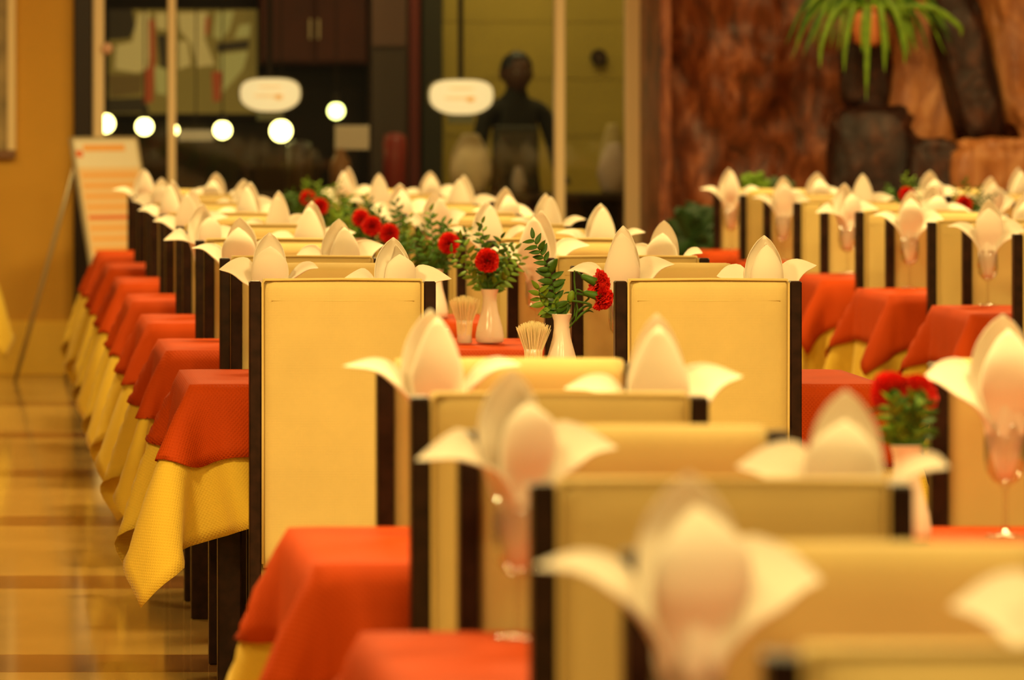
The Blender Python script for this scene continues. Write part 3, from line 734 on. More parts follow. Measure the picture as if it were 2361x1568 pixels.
CLOTHS = []
AC = 12; KEEP = 6
for sd in (1, 5, 9):
    P, rest = drape(AC, seat_boxes((-0.498, 0.41), (-0.498, 0.41)), sd, TH + 0.004)
    kk = np.clip(np.minimum(np.abs(rest[..., 0]) - TW / 2, np.abs(rest[..., 1]) - TD / 2), 0, None) / 0.36
    P[..., 0] += np.sign(rest[..., 0]) * 0.05 * kk; P[..., 1] += np.sign(rest[..., 1]) * 0.02 * kk
    ym = grid_mesh('tablecloth', P, rest, M_yellow, 0.002)
    # red topper lies on the under-cloth, a little outside it; some toppers have rounder corners than others
    du = np.gradient(P, axis=0); dv = np.gradient(P, axis=1); Nn = np.cross(du, dv); Nn /= np.linalg.norm(Nn, axis=2, keepdims=True) + 1e-9
    reds = []
    for rnd in (0.0, 1.0):
        n0, n1 = P.shape[:2]; ii, jj = np.meshgrid(np.arange(AC - KEEP, n0 - AC + KEEP, dtype=float), np.arange(AC - KEEP, n1 - AC + KEEP, dtype=float), indexing='ij')
        cu = np.where(ii < AC, ii - AC, np.where(ii > n0 - 1 - AC, ii - (n0 - 1 - AC), 0)) / KEEP
        cv = np.where(jj < AC, jj - AC, np.where(jj > n1 - 1 - AC, jj - (n1 - 1 - AC), 0)) / KEEP
        fu = cu * (1 - rnd) + rnd * cu * np.sqrt(np.clip(1 - 0.62 * cv * cv, 0, 1)); fv = cv * (1 - rnd) + rnd * cv * np.sqrt(np.clip(1 - 0.62 * cu * cu, 0, 1))
        si = ii + (fu - cu) * KEEP; sj = jj + (fv - cv) * KEEP
        a0 = np.clip(np.floor(si).astype(int), 0, n0 - 2); b0 = np.clip(np.floor(sj).astype(int), 0, n1 - 2); ta = (si - a0)[..., None]; tb = (sj - b0)[..., None]
        lerp = lambda A_: (A_[a0, b0] * (1 - ta) + A_[a0 + 1, b0] * ta) * (1 - tb) + (A_[a0, b0 + 1] * (1 - ta) + A_[a0 + 1, b0 + 1] * ta) * tb
        Pr = lerp(P); Nr = lerp(Nn); rr = lerp(rest)
        ov = np.clip(np.maximum(np.abs(rr[..., 0]) - TW / 2, np.abs(rr[..., 1]) - TD / 2), 0, None)
        reds.append(grid_mesh('table_topper', Pr + Nr * (0.005 + 0.05 * ov)[..., None], rr, M_red, 0.002))
    rm, rf = reds
    CLOTHS.append((ym, rm, rf))

# ------------------------------------------------------------------ chair
CHH = 1.034
def pillow_back():
    nx, nz = 14, 26; x0, x1, z0, z1 = -0.199, 0.199, 0.33, CHH + 0.006
    v = []; f = []
    def rows(side):
        for k in range(nz + 1):
            for i in range(nx + 1):
                s_ = -1 + 2 * i / nx; t_ = -1 + 2 * k / nz
                ex = 1 - abs(s_) ** 10; ez = 1 - abs(t_) ** 24
                bul = 0.020 + 0.010 * (max(0, ex) ** 0.5) * (max(0, ez) ** 0.5)
                if abs(s_) > 0.99 or abs(t_) > 0.99: bul = 0.018
                cx = s_ * (abs(x1) - (0.004 if abs(t_) > 0.99 else 0)); 
                v.append((cx, 0.022 + side * bul, z0 + (z1 - z0) * (t_ + 1) / 2))
    rows(-1); rows(1); n = (nx + 1) * (nz + 1); w_ = nx + 1
    for k in range(nz):
        for i in range(nx):
            a_ = k * w_ + i; f.append((a_, a_ + 1, a_ + w_ + 1, a_ + w_)); f.append((n + a_, n + a_ + w_, n + a_ + w_ + 1, n + a_ + 1))
    for k in range(nz):
        for i in (0, nx):
            a_ = k * w_ + i; q = (a_, a_ + w_, n + a_ + w_, n + a_); f.append(q if i == 0 else q[::-1])
    for i in range(nx):
        for k in (0, nz):
            a_ = k * w_ + i; q = (a_, n + a_, n + a_ + 1, a_ + 1); f.append(q if k == 0 else q[::-1])
    return mesh('backrest', v, f, M_cream, True)
def cushion():
    n, m_ = 16, 16; v = []; f = []
    for side in (-1, 1):
        for i in range(n + 1):
            for k in range(m_ + 1):
                s_ = -1 + 2 * i / n; t_ = -1 + 2 * k / m_
                e = (1 - abs(s_) ** 8) * (1 - abs(t_) ** 8)
                z = 0.412 if side < 0 else 0.445 + 0.035 * max(0, e) ** 0.5
                v.append((s_ * 0.222, 0.245 + t_ * 0.195, z))
    q = (n + 1) * (m_ + 1); w_ = m_ + 1
    for i in range(n):
        for k in range(m_):
            a_ = i * w_ + k; f.append((a_, a_ + 1, a_ + w_ + 1, a_ + w_)); f.append((q + a_, q + a_ + w_, q + a_ + w_ + 1, q + a_ + 1))
    for i in range(n):
        for k in (0, m_):
            a_ = i * w_ + k; g = (a_, a_ + w_, q + a_ + w_, q + a_); f.append(g if k == 0 else g[::-1])
    for k in range(m_):
        for i in (0, n):
            a_ = i * w_ + k; g = (a_, q + a_, q + a_ + 1, a_ + 1); f.append(g if i == 0 else g[::-1])
    return mesh('seat', v, f, M_cream, True)
ch_back = pillow_back(); ch_seat = cushion()
ch_post = MB().bbox(-0.0145, 0.0145, 0.0, 0.048, 0, CHH, 0.003).mesh('back_post', M_wood)
ch_leg = MB().bbox(-0.018, 0.018, -0.018, 0.018, 0, 0.412, 0.003).mesh('front_leg', M_wood)
ch_railf = MB().bbox(-0.18, 0.18, -0.010, 0.010, 0.355, 0.412, 0.002).mesh('seat_rail', M_wood)
ch_rails = MB().bbox(-0.010, 0.010, 0.048, 0.395, 0.355, 0.412, 0.002).mesh('seat_rail', M_wood)
ch_str = MB().bbox(-0.009, 0.009, 0.048, 0.395, 0.15, 0.18, 0.002).mesh('stretcher', M_wood)
def piping():
    m_ = MB(); x = 0.196; y = -0.001
    m_.tube([(-x, y, 0.34), (-x, y, 0.7), (-x, y, CHH - 0.004), (-x + 0.006, y, CHH + 0.004), (0, y, CHH + 0.0055), (x - 0.006, y, CHH + 0.004), (x, y, CHH - 0.004), (x, y, 0.7), (x, y, 0.34)], 0.0035, 6)
    return m_.mesh('piping', M_pipe, True)
ch_pipe = piping()
ch_seam = MB().tube([(-0.175, -0.0066, CHH - 0.047), (0, -0.0072, CHH - 0.048), (0.175, -0.0066, CHH - 0.047)], 0.0014, 5).mesh('seam', M_pipe, True)
def chair(x, y, rz, label, group):
    o = thing('dining_chair', label, 'chair', (x, y, 0), rz, group)
    b = obj('backrest', ch_back, o); obj('piping', ch_pipe, b); obj('seam', ch_seam, b)
    obj('seat', ch_seat, o)
    for s_ in (-1, 1):
        obj('back_post', ch_post, o, (s_ * 0.2145, 0, 0)); obj('front_leg', ch_leg, o, (s_ * 0.2, 0.413, 0))
        obj('seat_rail', ch_rails, o, (s_ * 0.2, 0, 0)); obj('stretcher', ch_str, o, (s_ * 0.2, 0, 0))
    obj('seat_rail', ch_railf, o, (0, 0.413, 0))
    return o

# ------------------------------------------------------------------ goblet and lotus napkin
gob = MB().lathe([(0.034, 0.0), (0.034, 0.002), (0.020, 0.005), (0.006, 0.010), (0.0042, 0.03), (0.0042, 0.07), (0.007, 0.082), (0.020, 0.090), (0.031, 0.105), (0.0355, 0.130), (0.0350, 0.160), (0.0325, 0.188),
                  (0.0317, 0.188), (0.0342, 0.160), (0.0347, 0.130), (0.030, 0.106), (0.018, 0.092), (0.001, 0.089)], 28)
GOBF = [f for f in gob.f]
def split_gob():
    n = 28; rows = len(gob.v) // n
    def part(r0, r1, name):
        v = gob.v[r0 * n:(r1 + 1) * n]; f = []
        for i in range(r1 - r0):
            for k in range(n): f.append((i * n + k, i * n + (k + 1) % n, (i + 1) * n + (k + 1) % n, (i + 1) * n + k))
        if r0 == 0: f.append(tuple(range(n))[::-1])
        return mesh(name, v, f, M_glass, True)
    return part(0, 3, 'foot'), part(3, 6, 'stem'), part(6, rows - 1, 'bowl')
g_foot, g_stem, g_bowl = split_gob()
def petal_mesh(cl, wmax, cup, base, az, q=0.8, peak=0.9, tipk=3.0, twist=0.0, n=18, m_=11, egg=False):
    C = spline(cl, n); D = np.gradient(C, axis=0); D /= np.linalg.norm(D, axis=1, keepdims=True)
    inn = np.stack([-D[:, 1], D[:, 0]], 1)
    v_ = np.linspace(0, 1, n)
    w = base * (1 - v_) ** 2 + wmax * np.sin(np.pi * np.clip(v_, 0, 1) ** peak) ** q
    tw_ = np.clip(v_ * 1.6, 0, 1)
    if egg:
        w = np.where(v_ < 0.5, base + (wmax - base) * np.sin(np.pi * v_) ** 1.2, wmax * (1 - np.clip((v_ - 0.5) / 0.5, 0, 1) ** 2.0) ** 0.72) + 0.0006
    else:
        w = np.minimum(w, wmax * tipk * (1 - v_) + 0.0006)
    s_ = np.linspace(-1, 1, m_)
    P = np.zeros((n, m_, 3)); ca, sa = math.cos(az), math.sin(az)
    for k in range(m_):
        lat = w * np.sin(s_[k] * 1.35) / math.sin(1.35) * (0.92 if abs(s_[k]) > .99 else 1); bend = cup * w * (1 - math.cos(s_[k] * 1.35)) + 0.0
        r_ = C[:, 0] + inn[:, 0] * bend; z_ = C[:, 1] + inn[:, 1] * bend + twist * lat * tw_
        P[:, k, 0] = ca * r_ - sa * lat; P[:, k, 1] = sa * r_ + ca * lat; P[:, k, 2] = z_
    # central crease
    vv, ff = solid(P, 0.0014)
    return mesh('petal', vv, ff, M_napkin, True)
def napkin_variant(seed):
    g = random.Random(seed); u = g.uniform
    parts = []
    # wrapped base inside the goblet: pleated cone
    n, rows = 36, 10; v = []; f = []
    for i in range(rows):
        t_ = i / (rows - 1); z = 0.094 + 0.120 * t_; r_ = 0.010 + 0.021 * min(1, t_ * 1.6)
        for k in range(n):
            an = 2 * math.pi * k / n; v.append((r_ * (1 + 0.07 * math.cos(6 * an + seed)) * math.cos(an), r_ * (1 + 0.07 * math.cos(6 * an + seed)) * math.sin(an), z))
    for i in range(rows - 1):
        for k in range(n): f.append((i * n + k, i * n + (k + 1) % n, (i + 1) * n + (k + 1) % n, (i + 1) * n + k))
    f.append(tuple(range(n))[::-1])
    base = mesh('wrapped_base', v, f, M_napkin, True)
    T = 0.364 + u(-0.012, 0.014)
    # upright cup petals (towards camera and away), then side petals curling outwards
    parts.append(petal_mesh([(0.018, 0.15), (0.030, 0.205), (0.046, 0.26), (0.044, 0.315), (0.020 + u(-.006, .010), T)], 0.049 + u(-.003, .004), 0.50, 0.020, math.pi / 2 + u(-.25, .25), egg=True))
    parts.append(petal_mesh([(0.018, 0.15), (0.028, 0.205), (0.042, 0.25), (0.042, 0.295), (0.020 + u(-.006, .012), T - 0.022 + u(-.022, .014))], 0.047 + u(-.003, .004), 0.50, 0.020, -math.pi / 2 + u(-.35, .35), egg=True))
    for (az, lo, sg) in ((math.pi, u(-0.02, 0.028), -1), (0.0, u(-0.012, 0.05), 1)):
        reach = 0.132 + u(-0.012, 0.02)
        parts.append(petal_mesh([(0.018, 0.150), (0.034, 0.200), (0.060, 0.240), (0.096, 0.256 + lo * 0.6), (reach, 0.250 + lo)], 0.034 + u(-.003, .005), 0.42, 0.018, az + u(-.3, .3), q=0.8, peak=1.05, tipk=2.6, twist=sg * u(0.35, 1.05)))
    if seed % 2:
        parts.append(petal_mesh([(0.018, 0.16), (0.024, 0.21), (0.030, 0.26), (0.022, 0.31), (0.0, T - 0.015)], 0.034, 0.6, 0.018, u(-.5, .5) + math.pi / 4, q=0.8, tipk=2.6))
    return base, parts
NAP = [napkin_variant(s_) for s_ in (2, 3, 4, 5, 8, 11)]
GZ = TH + 0.0135
def setting(x, y, where, table, var, rz, ns=1.0):
    o = thing('goblet', 'clear stemmed goblet at the %s of the %s' % (where, table), 'goblet', (x, y, GZ), 0, 'goblets on the tables')
    obj('foot', g_foot, o); obj('stem', g_stem, o); obj('bowl', g_bowl, o)
    t_ = thing('folded_napkin', 'white lotus-folded napkin at the %s of the %s' % (where, table), 'napkin', (x, y, GZ), rz, 'lotus napkins in goblets')
    t_.scale = (ns, ns, 1.0)
    base, parts = NAP[var % len(NAP)]
    obj('wrapped_base', base, t_)
    for p_ in parts: obj('petal', p_, t_)

# ------------------------------------------------------------------ vase, carnation, fern, toothpicks, small dish
v_prof = [(0.036, 0), (0.0405, 0.004), (0.041, 0.02), (0.037, 0.045), (0.030, 0.07), (0.0235, 0.095), (0.020, 0.12), (0.0205, 0.138), (0.0265, 0.155), (0.0245, 0.156), (0.018, 0.138), (0.0175, 0.12), (0.018, 0.10), (0.001, 0.09)]
vm_body = MB().lathe(v_prof[:9], 28).mesh('body', M_porc, True)
vm_rim = MB().lathe(v_prof[8:], 28, cap0=False).mesh('rim', M_porc, True)
def carnation_mesh(seed):
    g = random.Random(seed); m_ = MB()
    for k in range(54):
        an = k * 2.39996; el = 1.45 - 1.75 * (k / 54) ** 0.8; L = 0.034 * (0.9 + 0.2 * g.random())
        d = Vector((math.cos(an) * math.cos(el), math.sin(an) * math.cos(el), math.sin(el)))
        t_ = Vector((-math.sin(an), math.cos(an), 0)); n_ = d.cross(t_)
        rows = []
        for i in range(4):
            q = 0.25 + 0.75 * i / 3
            for s_ in range(7):
                w_ = (-1 + s_ / 3) * 0.016 * q; ruf = 0.0045 * q * q * math.sin(s_ * 2.6 + k)
                rows.append(tuple(d * L * q * (1 - 0.10 * abs(-1 + s_ / 3) + 0.05 * (s_ % 2) * (i == 3)) + t_ * w_ + n_ * ruf))
        f = []
        for i in range(3):
            for s_ in range(6): a_ = i * 7 + s_; f.append((a_, a_ + 1, a_ + 8, a_ + 7))
        m_.add(rows, f)
    return m_.mesh('bloom', M_carn, False)
BLOOM = [carnation_mesh(1), carnation_mesh(2)]
calyx = MB().lathe([(0.002, -0.045), (0.007, -0.040), (0.010, -0.02), (0.012, -0.004), (0.008, 0.004)], 12, cap1=True).mesh('calyx', M_green, True)
def carnation(base, tip, dirv, label, var, bud=False):
    """stem from base to just under the bloom centre tip; the bloom faces dirv"""
    o = thing('carnation', label, 'flower', base)
    d = Vector(dirv).normalized(); b0 = Vector((0, 0, 0)); tp = Vector(tip) - Vector(base)
    q = d.to_track_quat('Z', 'Y').to_euler()
    mid = tp * 0.5 + Vector((0, 0, 0.01)); nk = tp - d * 0.045
    obj('stem', MB().tube([tuple(x) for x in spline([b0, mid * 0.8, nk - d * 0.02, nk], 8)], 0.0022, 6).mesh('stem', M_green, True), o)
    obj('bloom', BLOOM[var % 2], o, tp, q); obj('calyx', calyx, o, tp, q)
    for k in (0.4, 0.7):
        c = tp * k * 0.85; blade([(c.x, c.y, c.z), (c.x + 0.015, c.y - .01, c.z + 0.02), (c.x + 0.035 * (1 if k < .5 else -1), c.y, c.z + 0.03), (c.x + 0.05 * (1 if k < .5 else -1), c.y, c.z + 0.025)], 0.003, M_green, o)
    return o
leaf_p = np.zeros((7, 3, 3))
for i_, t_ in enumerate(np.linspace(0, 1, 7)):
    w_ = 0.0088 * math.sin(math.pi * min(1, 0.08 + 0.92 * t_) ** 0.8) ** 0.8 if t_ < 1 else 0.0003
    leaf_p[i_] = [(t_ * 0.042, -w_, -0.004 * t_ * t_ + 0.002), (t_ * 0.042, 0, -0.006 * t_ * t_), (t_ * 0.042, w_, -0.004 * t_ * t_ + 0.002)]
lv, lf = solid(leaf_p, 0.0006)
LEAF = {False: mesh('leaflet', lv, lf, M_green, True), True: mesh('leaflet', lv, lf, M_green2, True)}
def sprig(base, pts, n, label, single, bright=False, group=None, size=1.0, seed=0):
    o = thing('fern_sprig', label, 'sprig', base, 0, group); g = random.Random(seed)
    C = spline([np.array(p_) for p_ in pts], 24)
    obj('stem', MB().tube([tuple(c) for c in C], [0.0016 * (1 - 0.6 * k / 23) for k in range(24)], 5).mesh('stem', M_green, True), o)
    allv, allf = [], []
    for k in range(n):
        t_ = 0.30 + 0.70 * k / (n - 1); i = min(22, int(t_ * 23)); c = C[i] + (C[i + 1] - C[i]) * (t_ * 23 - i); T_ = Vector(C[i + 1] - C[i]).normalized()
        sd = T_.cross(Vector((0, 1, 0.25))).normalized() * (1 if k % 2 else -1)
        d = (sd * 0.85 + T_ * (0.45 + (1.2 if k == n - 1 else 0)) + Vector((g.uniform(-.3, .3), g.uniform(-.5, .5), g.uniform(-.2, .2)))).normalized()
        zz = Vector((g.uniform(-.5, .5), -1.0, g.uniform(0.0, 0.9))); zz = (zz - d * zz.dot(d)).normalized(); yy_ = zz.cross(d)
        q = Matrix((d, yy_, zz)).transposed().to_quaternion(); sc = size * (1.05 - 0.45 * t_) * g.uniform(0.85, 1.15)
        if single:
            obj('leaflet', LEAF[bright], o, tuple(c), q.to_euler(), (sc, sc, sc))
        else:
            mt = Matrix.Translation(Vector(c)) @ q.to_matrix().to_4x4() @ Matrix.Scale(sc, 4); n0 = len(allv)
            allv += [tuple(mt @ Vector(p_)) for p_ in lv]; allf += [tuple(int(a_) + n0 for a_ in ff) for ff in lf]
    if not single: tag(obj('leaflets', mesh('leaflets', allv, allf, M_green2 if bright else M_green, True), o), kind='stuff')
    return o
def bunch_mesh(seed):
    g = random.Random(seed); m_ = MB()
    for k in range(420):
        a0 = g.uniform(0, 6.283); r_ = math.sqrt(g.random()); r0 = 0.019 * r_; r1 = 0.043 * r_ * g.uniform(0.85, 1.1)
        zt = 0.134 + g.uniform(-0.006, 0.006) - 0.014 * r_ * r_
        p0 = Vector((r0 * math.cos(a0), r0 * math.sin(a0), 0.008)); p1 = Vector((r1 * math.cos(a0), r1 * math.sin(a0), zt)); md = p0.lerp(p1, 0.5) * 1.0
        md.x *= 0.72; md.y *= 0.72
        m_.tube([p0, md, p1], [0.0014, 0.0014, 0.0006], 4)
    return m_.mesh('toothpicks', M_pick, False)
PICKS = bunch_mesh(3)
cup_m = MB().lathe([(0.021, 0), (0.023, 0.003), (0.020, 0.03), (0.019, 0.05), (0.024, 0.066), (0.0225, 0.066), (0.017, 0.05), (0.018, 0.03), (0.019, 0.006), (0.001, 0.006)], 24).mesh('cup', M_porc, True)
dish_b = MB().bbox(-0.026, 0.026, -0.02, 0.02, 0, 0.034, 0.004).mesh('body', M_porc)
dish_l = MB().bbox(-0.027, 0.027, -0.021, 0.021, 0.034, 0.042, 0.003).mesh('lid', M_porc)
M_paper = plain('paper_napkin_white', (0.86, 0.72, 0.42), 0.8, 0.1)
pap = MB()
for k in range(9): pap.box(-0.028 + 0.001 * (k % 3), 0.028 - 0.001 * (k % 2), -0.018 + k * 0.004, -0.0155 + k * 0.004, 0.012, 0.120 + 0.004 * ((k * 7) % 5))
pap_m = pap.mesh('paper_napkins', M_paper)
hold_m = MB().bbox(-0.032, 0.032, -0.024, 0.024, 0, 0.012, 0.002).box(-0.032, 0.032, -0.024, -0.021, 0.012, 0.05).box(-0.032, 0.032, 0.021, 0.024, 0.012, 0.05).mesh('stand', M_porc)

# ------------------------------------------------------------------ tables
tt_top = MB().bbox(-TW / 2 + 0.004, TW / 2 - 0.004, -TD / 2 + 0.004, TD / 2 - 0.004, TH - 0.03, TH, 0.003).mesh('tabletop', M_wood)
tt_ap = MB().box(-TW / 2 + 0.07, TW / 2 - 0.07, -TD / 2 + 0.06, -TD / 2 + 0.08, TH - 0.11, TH - 0.03).box(-TW / 2 + 0.07, TW / 2 - 0.07, TD / 2 - 0.08, TD / 2 - 0.06, TH - 0.11, TH - 0.03).mesh('apron', M_wood)
tt_leg = MB().bbox(-0.03, 0.03, -0.03, 0.03, 0, TH - 0.03, 0.004).mesh('leg', M_wood)
ORD = ['first', 'second', 'third', 'fourth', 'fifth', 'sixth', 'seventh']
def table(xl, yb_, place, idx, cl, nears, fars, gl, near_off, far_off, flowers, cx_v, seed, skip=()):
    """xl: left edge, yb_: far edge; nears/fars: chair centre offsets from the left edge; gl: goblet offsets"""
    xc = xl + TW / 2; yc = yb_ - TD / 2; yf = yb_ - TD; g = random.Random(seed)
    t_ = thing('dining_table', 'dark wooden table under yellow and red cloths, %s' % place, 'table', (xc, yc, 0), 0, 'dining tables')
    obj('tabletop', tt_top, t_); obj('apron', tt_ap, t_)
    for sx in (-1, 1):
        for sy in (-1, 1): obj('leg', tt_leg, t_, (sx * (TW / 2 - 0.1), sy * (TD / 2 - 0.1), 0))
    rz = math.pi if cl >= 3 else 0.0
    tag(obj('tablecloth', CLOTHS[cl % 3][0], None, (xc, yc, 0), (0, 0, rz)), 'long yellow tablecloth with hanging corners on the %s' % place, 'tablecloth', 'yellow tablecloths')
    tag(obj('table_topper', CLOTHS[cl % 3][1 if idx[0] == 'R' else 2], None, (xc, yc, 0.0), (0, 0, rz)), 'short red topper cloth over yellow cloth on the %s' % place, 'tablecloth', 'red topper cloths')
    for k, (cx, nm) in enumerate(zip(nears, ('near left', 'near right'))):
        chair(xl + cx, yf - near_off[k], g.uniform(-0.012, 0.012), 'cream upholstered chair with dark posts, %s seat, %s' % (nm, place), 'dining chairs')
    for k, (cx, nm) in enumerate(zip(fars, ('far left', 'far right'))):
        chair(xl + cx, yb_ + far_off[k], math.pi + g.uniform(-0.012, 0.012), 'cream upholstered chair with dark posts, %s seat, %s' % (nm, place), 'dining chairs')
    for k, nm in enumerate(('far left seat', 'near left seat', 'far right seat', 'near right seat')):
        gx, gy, var, rr = gl[k][:4]
        setting(xl + gx, yf + gy, nm, place, var, rr, gl[k][4] if len(gl[k]) > 4 else g.uniform(0.94, 1.10))
    # centre pieces
    vx = xl + cx_v; vy = yc + g.uniform(-0.04, 0.06)
    vs = thing('bud_vase', 'white waisted porcelain vase on the %s' % place, 'vase', (vx, vy, GZ), 0, 'porcelain vases')
    obj('body', vm_body, vs); obj('rim', vm_rim, vs)
    flowers(vx, vy, place, seed)
    hx_ = vx - 0.075
    if g.random() < 0.6 or idx == 'T1':
        tp = thing('toothpick_holder', 'bunch of pale toothpicks in a cup on the %s' % place, 'toothpicks', (hx_, vy - 0.02, GZ), 0, 'toothpick holders')
        obj('cup', cup_m, tp); tag(obj('toothpicks', PICKS, tp), kind='stuff')
    else:
        tp = thing('napkin_holder', 'upright stack of paper napkins in a stand on the %s' % place, 'napkin holder', (hx_, vy + 0.01, GZ), 0.15, 'paper napkin holders')
        obj('stand', hold_m, tp); obj('paper_napkins', pap_m, tp)
    sd_ = thing('salt_box', 'small white lidded condiment box on the %s' % place, 'box', (vx - 0.15, vy - 0.03, GZ), g.uniform(-.3, .3), 'condiment boxes')
    obj('body', dish_b, sd_); obj('lid', dish_l, sd_)

def bouquet(vx, vy, place, seed, n=6, single=False, carn=None, spread=1.0, bright=0.5):
    g = random.Random(seed * 3 + 1); bz = GZ + 0.10
    if carn is None: carn = [(g.uniform(-0.05, 0.04), -0.06, 0.155 + g.uniform(-.02, .03), (0, -1, 0.5))]
    for k, (dx, dy, dz, dv) in enumerate(carn):
        carnation((vx, vy, bz), (vx + dx, vy + dy, GZ + dz + 0.075), dv, ('red carnation in the vase on the %s' if k == 0 else 'lower red carnation in the vase on the %s') % place, k)
    for k in range(n):
        a_ = -1 + 2 * (k + 0.5) / n; hx = 0.11 * a_ * spread + g.uniform(-.02, .02); hz = 0.23 - 0.09 * abs(a_) + g.uniform(-.02, .03); dy = g.uniform(-0.04, 0.05)
        pts = [(0, 0, 0), (hx * 0.12, dy * 0.1, 0.055), (hx * 0.55, dy * 0.6, hz * 0.62), (hx, dy, hz)]
        w = ['leftmost', 'second', 'third', 'fourth', 'fifth', 'sixth', 'seventh', 'eighth', 'ninth'][k]
        sprig((vx, vy, bz), pts, 17, 'green fern sprig, %s from left in vase, %s' % (w, place), single, g.random() < bright, 'fern sprigs', 1.0, seed * 20 + k)
def fl_T1(vx, vy, place, seed):
    bz = GZ + 0.10
    sprig((vx, vy, bz), [(0, 0, 0), (-0.012, 0, 0.055), (-0.03, -0.005, 0.16), (-0.075, -0.01, 0.25)], 27, 'long green fern sprig leaning left in vase, %s' % place, True, False, 'fern sprigs', 1.15, 5)
    sprig((vx, vy, bz), [(0, 0, 0), (-0.012, 0.005, 0.055), (-0.05, 0.0, 0.085), (-0.06, -0.01, 0.12)], 12, 'short green fern sprig over vase rim, %s' % place, True, True, 'fern sprigs', 1.1, 6)
    carnation((vx, vy, bz), (vx + 0.098, vy - 0.01, bz + 0.075 + 0.025), (0.95, -0.15, -0.25), 'lower sideways red carnation in vase on the %s' % place, 0)
    carnation((vx, vy, bz), (vx + 0.092, vy + 0.02, bz + 0.135), (0.9, 0.1, -0.42), 'upper sideways red carnation in vase on the %s' % place, 1)
    o = thing('carnation_bud', 'closed green carnation bud in vase on the %s' % place, 'bud', (vx, vy, bz))
    obj('stem', MB().tube([(0, 0, 0), (0.012, 0, 0.06), (0.02, 0, 0.085)], 0.002, 6).mesh('stem', M_green, True), o)
    obj('bud', MB().lathe([(0.002, 0), (0.008, 0.006), (0.010, 0.018), (0.006, 0.03), (0.001, 0.034)], 12).mesh('bud', M_green2, True), o, (0.02, 0, 0.083), (0, 0.25, 0))
def fl_T0(vx, vy, place, seed):
    bz = GZ + 0.10
    carnation((vx, vy, bz), (vx + 0.02, vy + 0.03, bz + 0.135), (0.1, 0.9, 0.35), 'red carnation seen from behind in vase on the %s' % place, 0)
    carnation((vx, vy, bz), (vx - 0.02, vy + 0.02, bz + 0.14), (-0.3, 0.75, 0.5), 'second red carnation turned away in vase on the %s' % place, 1)
    for k in range(4):
        a_ = -1 + 2 * k / 3
        sprig((vx, vy, bz), [(0, 0, 0), (a_ * 0.01, 0, 0.055), (a_ * 0.022, -0.01, 0.09), (a_ * 0.03, -0.02, 0.13)], 12, 'short green sprig, %s from left in vase, %s' % (ORD[k], place), True, k % 2 == 0, 'fern sprigs', 0.9, 40 + k)

def G(seed, off=0.0):
    g = random.Random(seed)
    return [(0.22 + off + g.uniform(-.02, .02), 0.60 + g.uniform(-.03, .05), g.randrange(6), g.uniform(-.35, .35)), (0.53 + off + g.uniform(-.04, .04), 0.17 + g.uniform(-.04, .05), g.randrange(6), g.uniform(-.35, .35)),
            (1.12 + off + g.uniform(-.02, .03), 0.60 + g.uniform(-.03, .05), g.randrange(6), g.uniform(-.35, .35)), (1.45 + off + g.uniform(-.04, .03), 0.17 + g.uniform(-.04, .05), g.randrange(6), g.uniform(-.35, .35))]
XL = 0.516; NE = (0.369, 1.277); FA = (0.369, 1.277)
# front block
gl = G(31); gl[0] = (0.176, 0.60, 2, 0.1, 1.12)
table(XL, 5.62, 'nearest table before the aisle', 'T-2', 0, NE, FA, gl, (0.20, 0.2), (0.13, 0.2), bouquet, 0.96, 31)
gl = G(32); gl[0] = (0.20, 0.62, 1, 0.2); gl[1] = (0.565, 0.12, 4, -0.15)
table(XL, 7.61, 'second table before the aisle', 'T-1', 1, NE, FA, gl, (0.18, 0.2), (0.14, 0.2), bouquet, 0.96, 32)
gl = G(33); gl[0] = (0.235, 0.60, 3, 0.05); gl[1] = (0.555, 0.20, 0, 0.1); gl[2] = (1.165, 0.50, 5, 0.0)
table(XL, 9.43, 'third table before the aisle', 'T0', 2, (0.369, 1.36), (0.39, 1.345), gl, (0.11, 0.11), (0.23, 0.22), fl_T0, 0.985, 33)
# back block
gl = G(41); gl[0] = (0.235, 0.66, 4, 0.0); gl[1] = (0.525, 0.18, 1, 0.1); gl[2] = (1.15, 0.62, 0, 0.0); gl[3] = (1.46, 0.16, 5, 0.0)
table(XL, 14.70, 'first table behind the aisle', 'T1', 3, (0.363, 1.262), FA, gl, (0.26, 0.26), (0.20, 0.20), fl_T1, 0.97, 41)
def fl_T2(vx, vy, place, seed): bouquet(vx, vy, place, seed, 8, True, [(-0.012, -0.06, 0.165, (0, -1, 0.35))], 0.95, 0.45)
table(XL, 16.50, 'second table behind the aisle', 'T2', 0, NE, FA, G(42), (0.2, 0.2), (0.2, 0.2), fl_T2, 0.945, 42)
def fl_T3(vx, vy, place, seed): bouquet(vx, vy, place, seed, 7, False, [(0.04, -0.05, 0.165, (0.1, -1, 0.4))], 1.0, 0.3)
table(XL, 18.30, 'third table behind the aisle', 'T3', 1, NE, FA, G(43), (0.2, 0.2), (0.2, 0.2), fl_T3, 0.93, 43)
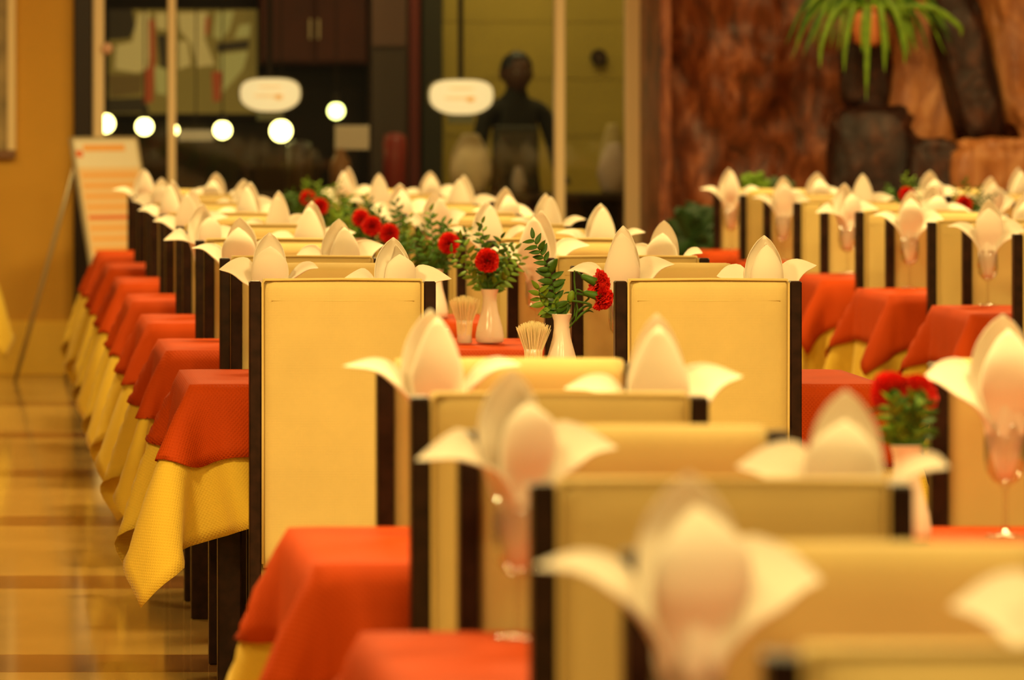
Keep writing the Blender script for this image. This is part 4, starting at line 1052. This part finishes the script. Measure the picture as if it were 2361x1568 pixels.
def fl_T4(vx, vy, place, seed): bouquet(vx, vy, place, seed, 6, False, [(-0.03, -0.05, 0.15, (0, -1, 0.4)), (-0.09, -0.02, 0.175, (-0.3, -1, 0.4))], 1.0, 0.3)
table(XL, 20.09, 'fourth table behind the aisle', 'T4', 5, NE, FA, G(44), (0.2, 0.2), (0.2, 0.2), fl_T4, 0.94, 44)
for k, yb_ in enumerate((21.88, 23.67, 25.45)):
    table(XL, yb_, '%s table behind the aisle' % ORD[4 + k], 'T%d' % (5 + k), (3, 0, 4)[k], NE, FA, G(45 + k), (0.2, 0.2), (0.2, 0.2), bouquet, 0.93, 45 + k)
# right-hand row in front of the rock wall
for k, yb_ in enumerate((19.04, 20.68, 22.31, 23.95, 25.60)):
    gl = G(60 + k, -0.05)
    table(3.24, yb_, '%s right-row table' % ORD[k], 'R%d' % (k + 1), (1, 4, 2, 3, 0)[k], (0.33, 1.24), (0.36, 1.27), gl, (0.2, 0.2), (0.2, 0.2), bouquet, 0.93, 60 + k)

# small side table by the ochre wall, mostly out of frame on the left
t_ = thing('side_table', 'table with pale yellow cloth standing by the ochre wall', 'table', (-0.895, 27.0, 0))
obj('tabletop', tt_top, t_)
for sx in (-1, 1):
    for sy in (-1, 1): obj('leg', tt_leg, t_, (sx * (TW / 2 - 0.1), sy * (TD / 2 - 0.1), 0))
tag(obj('tablecloth', CLOTHS[1][0], None, (-0.895, 27.0, 0)), 'pale yellow tablecloth corner at the left edge by the wall', 'tablecloth', 'yellow tablecloths')

# unseen ceiling fixtures added to go with the panel lamps
cf_f = MB().bbox(-0.32, 0.32, -0.32, 0.32, 0.0, 0.045, 0.004).mesh('housing', M_metal)
cf_d = MB().box(-0.29, 0.29, -0.29, 0.29, -0.001, 0.001).mesh('diffuser', emit('unseen_panel_light', (1.0, 0.8, 0.45), 1.5))
for (x_, y_, w_) in PANELS:
    h_ = obj('unseen_light_panel', cf_f, ce, (x_, y_, CEIL - 0.045)); obj('diffuser', cf_d, h_)
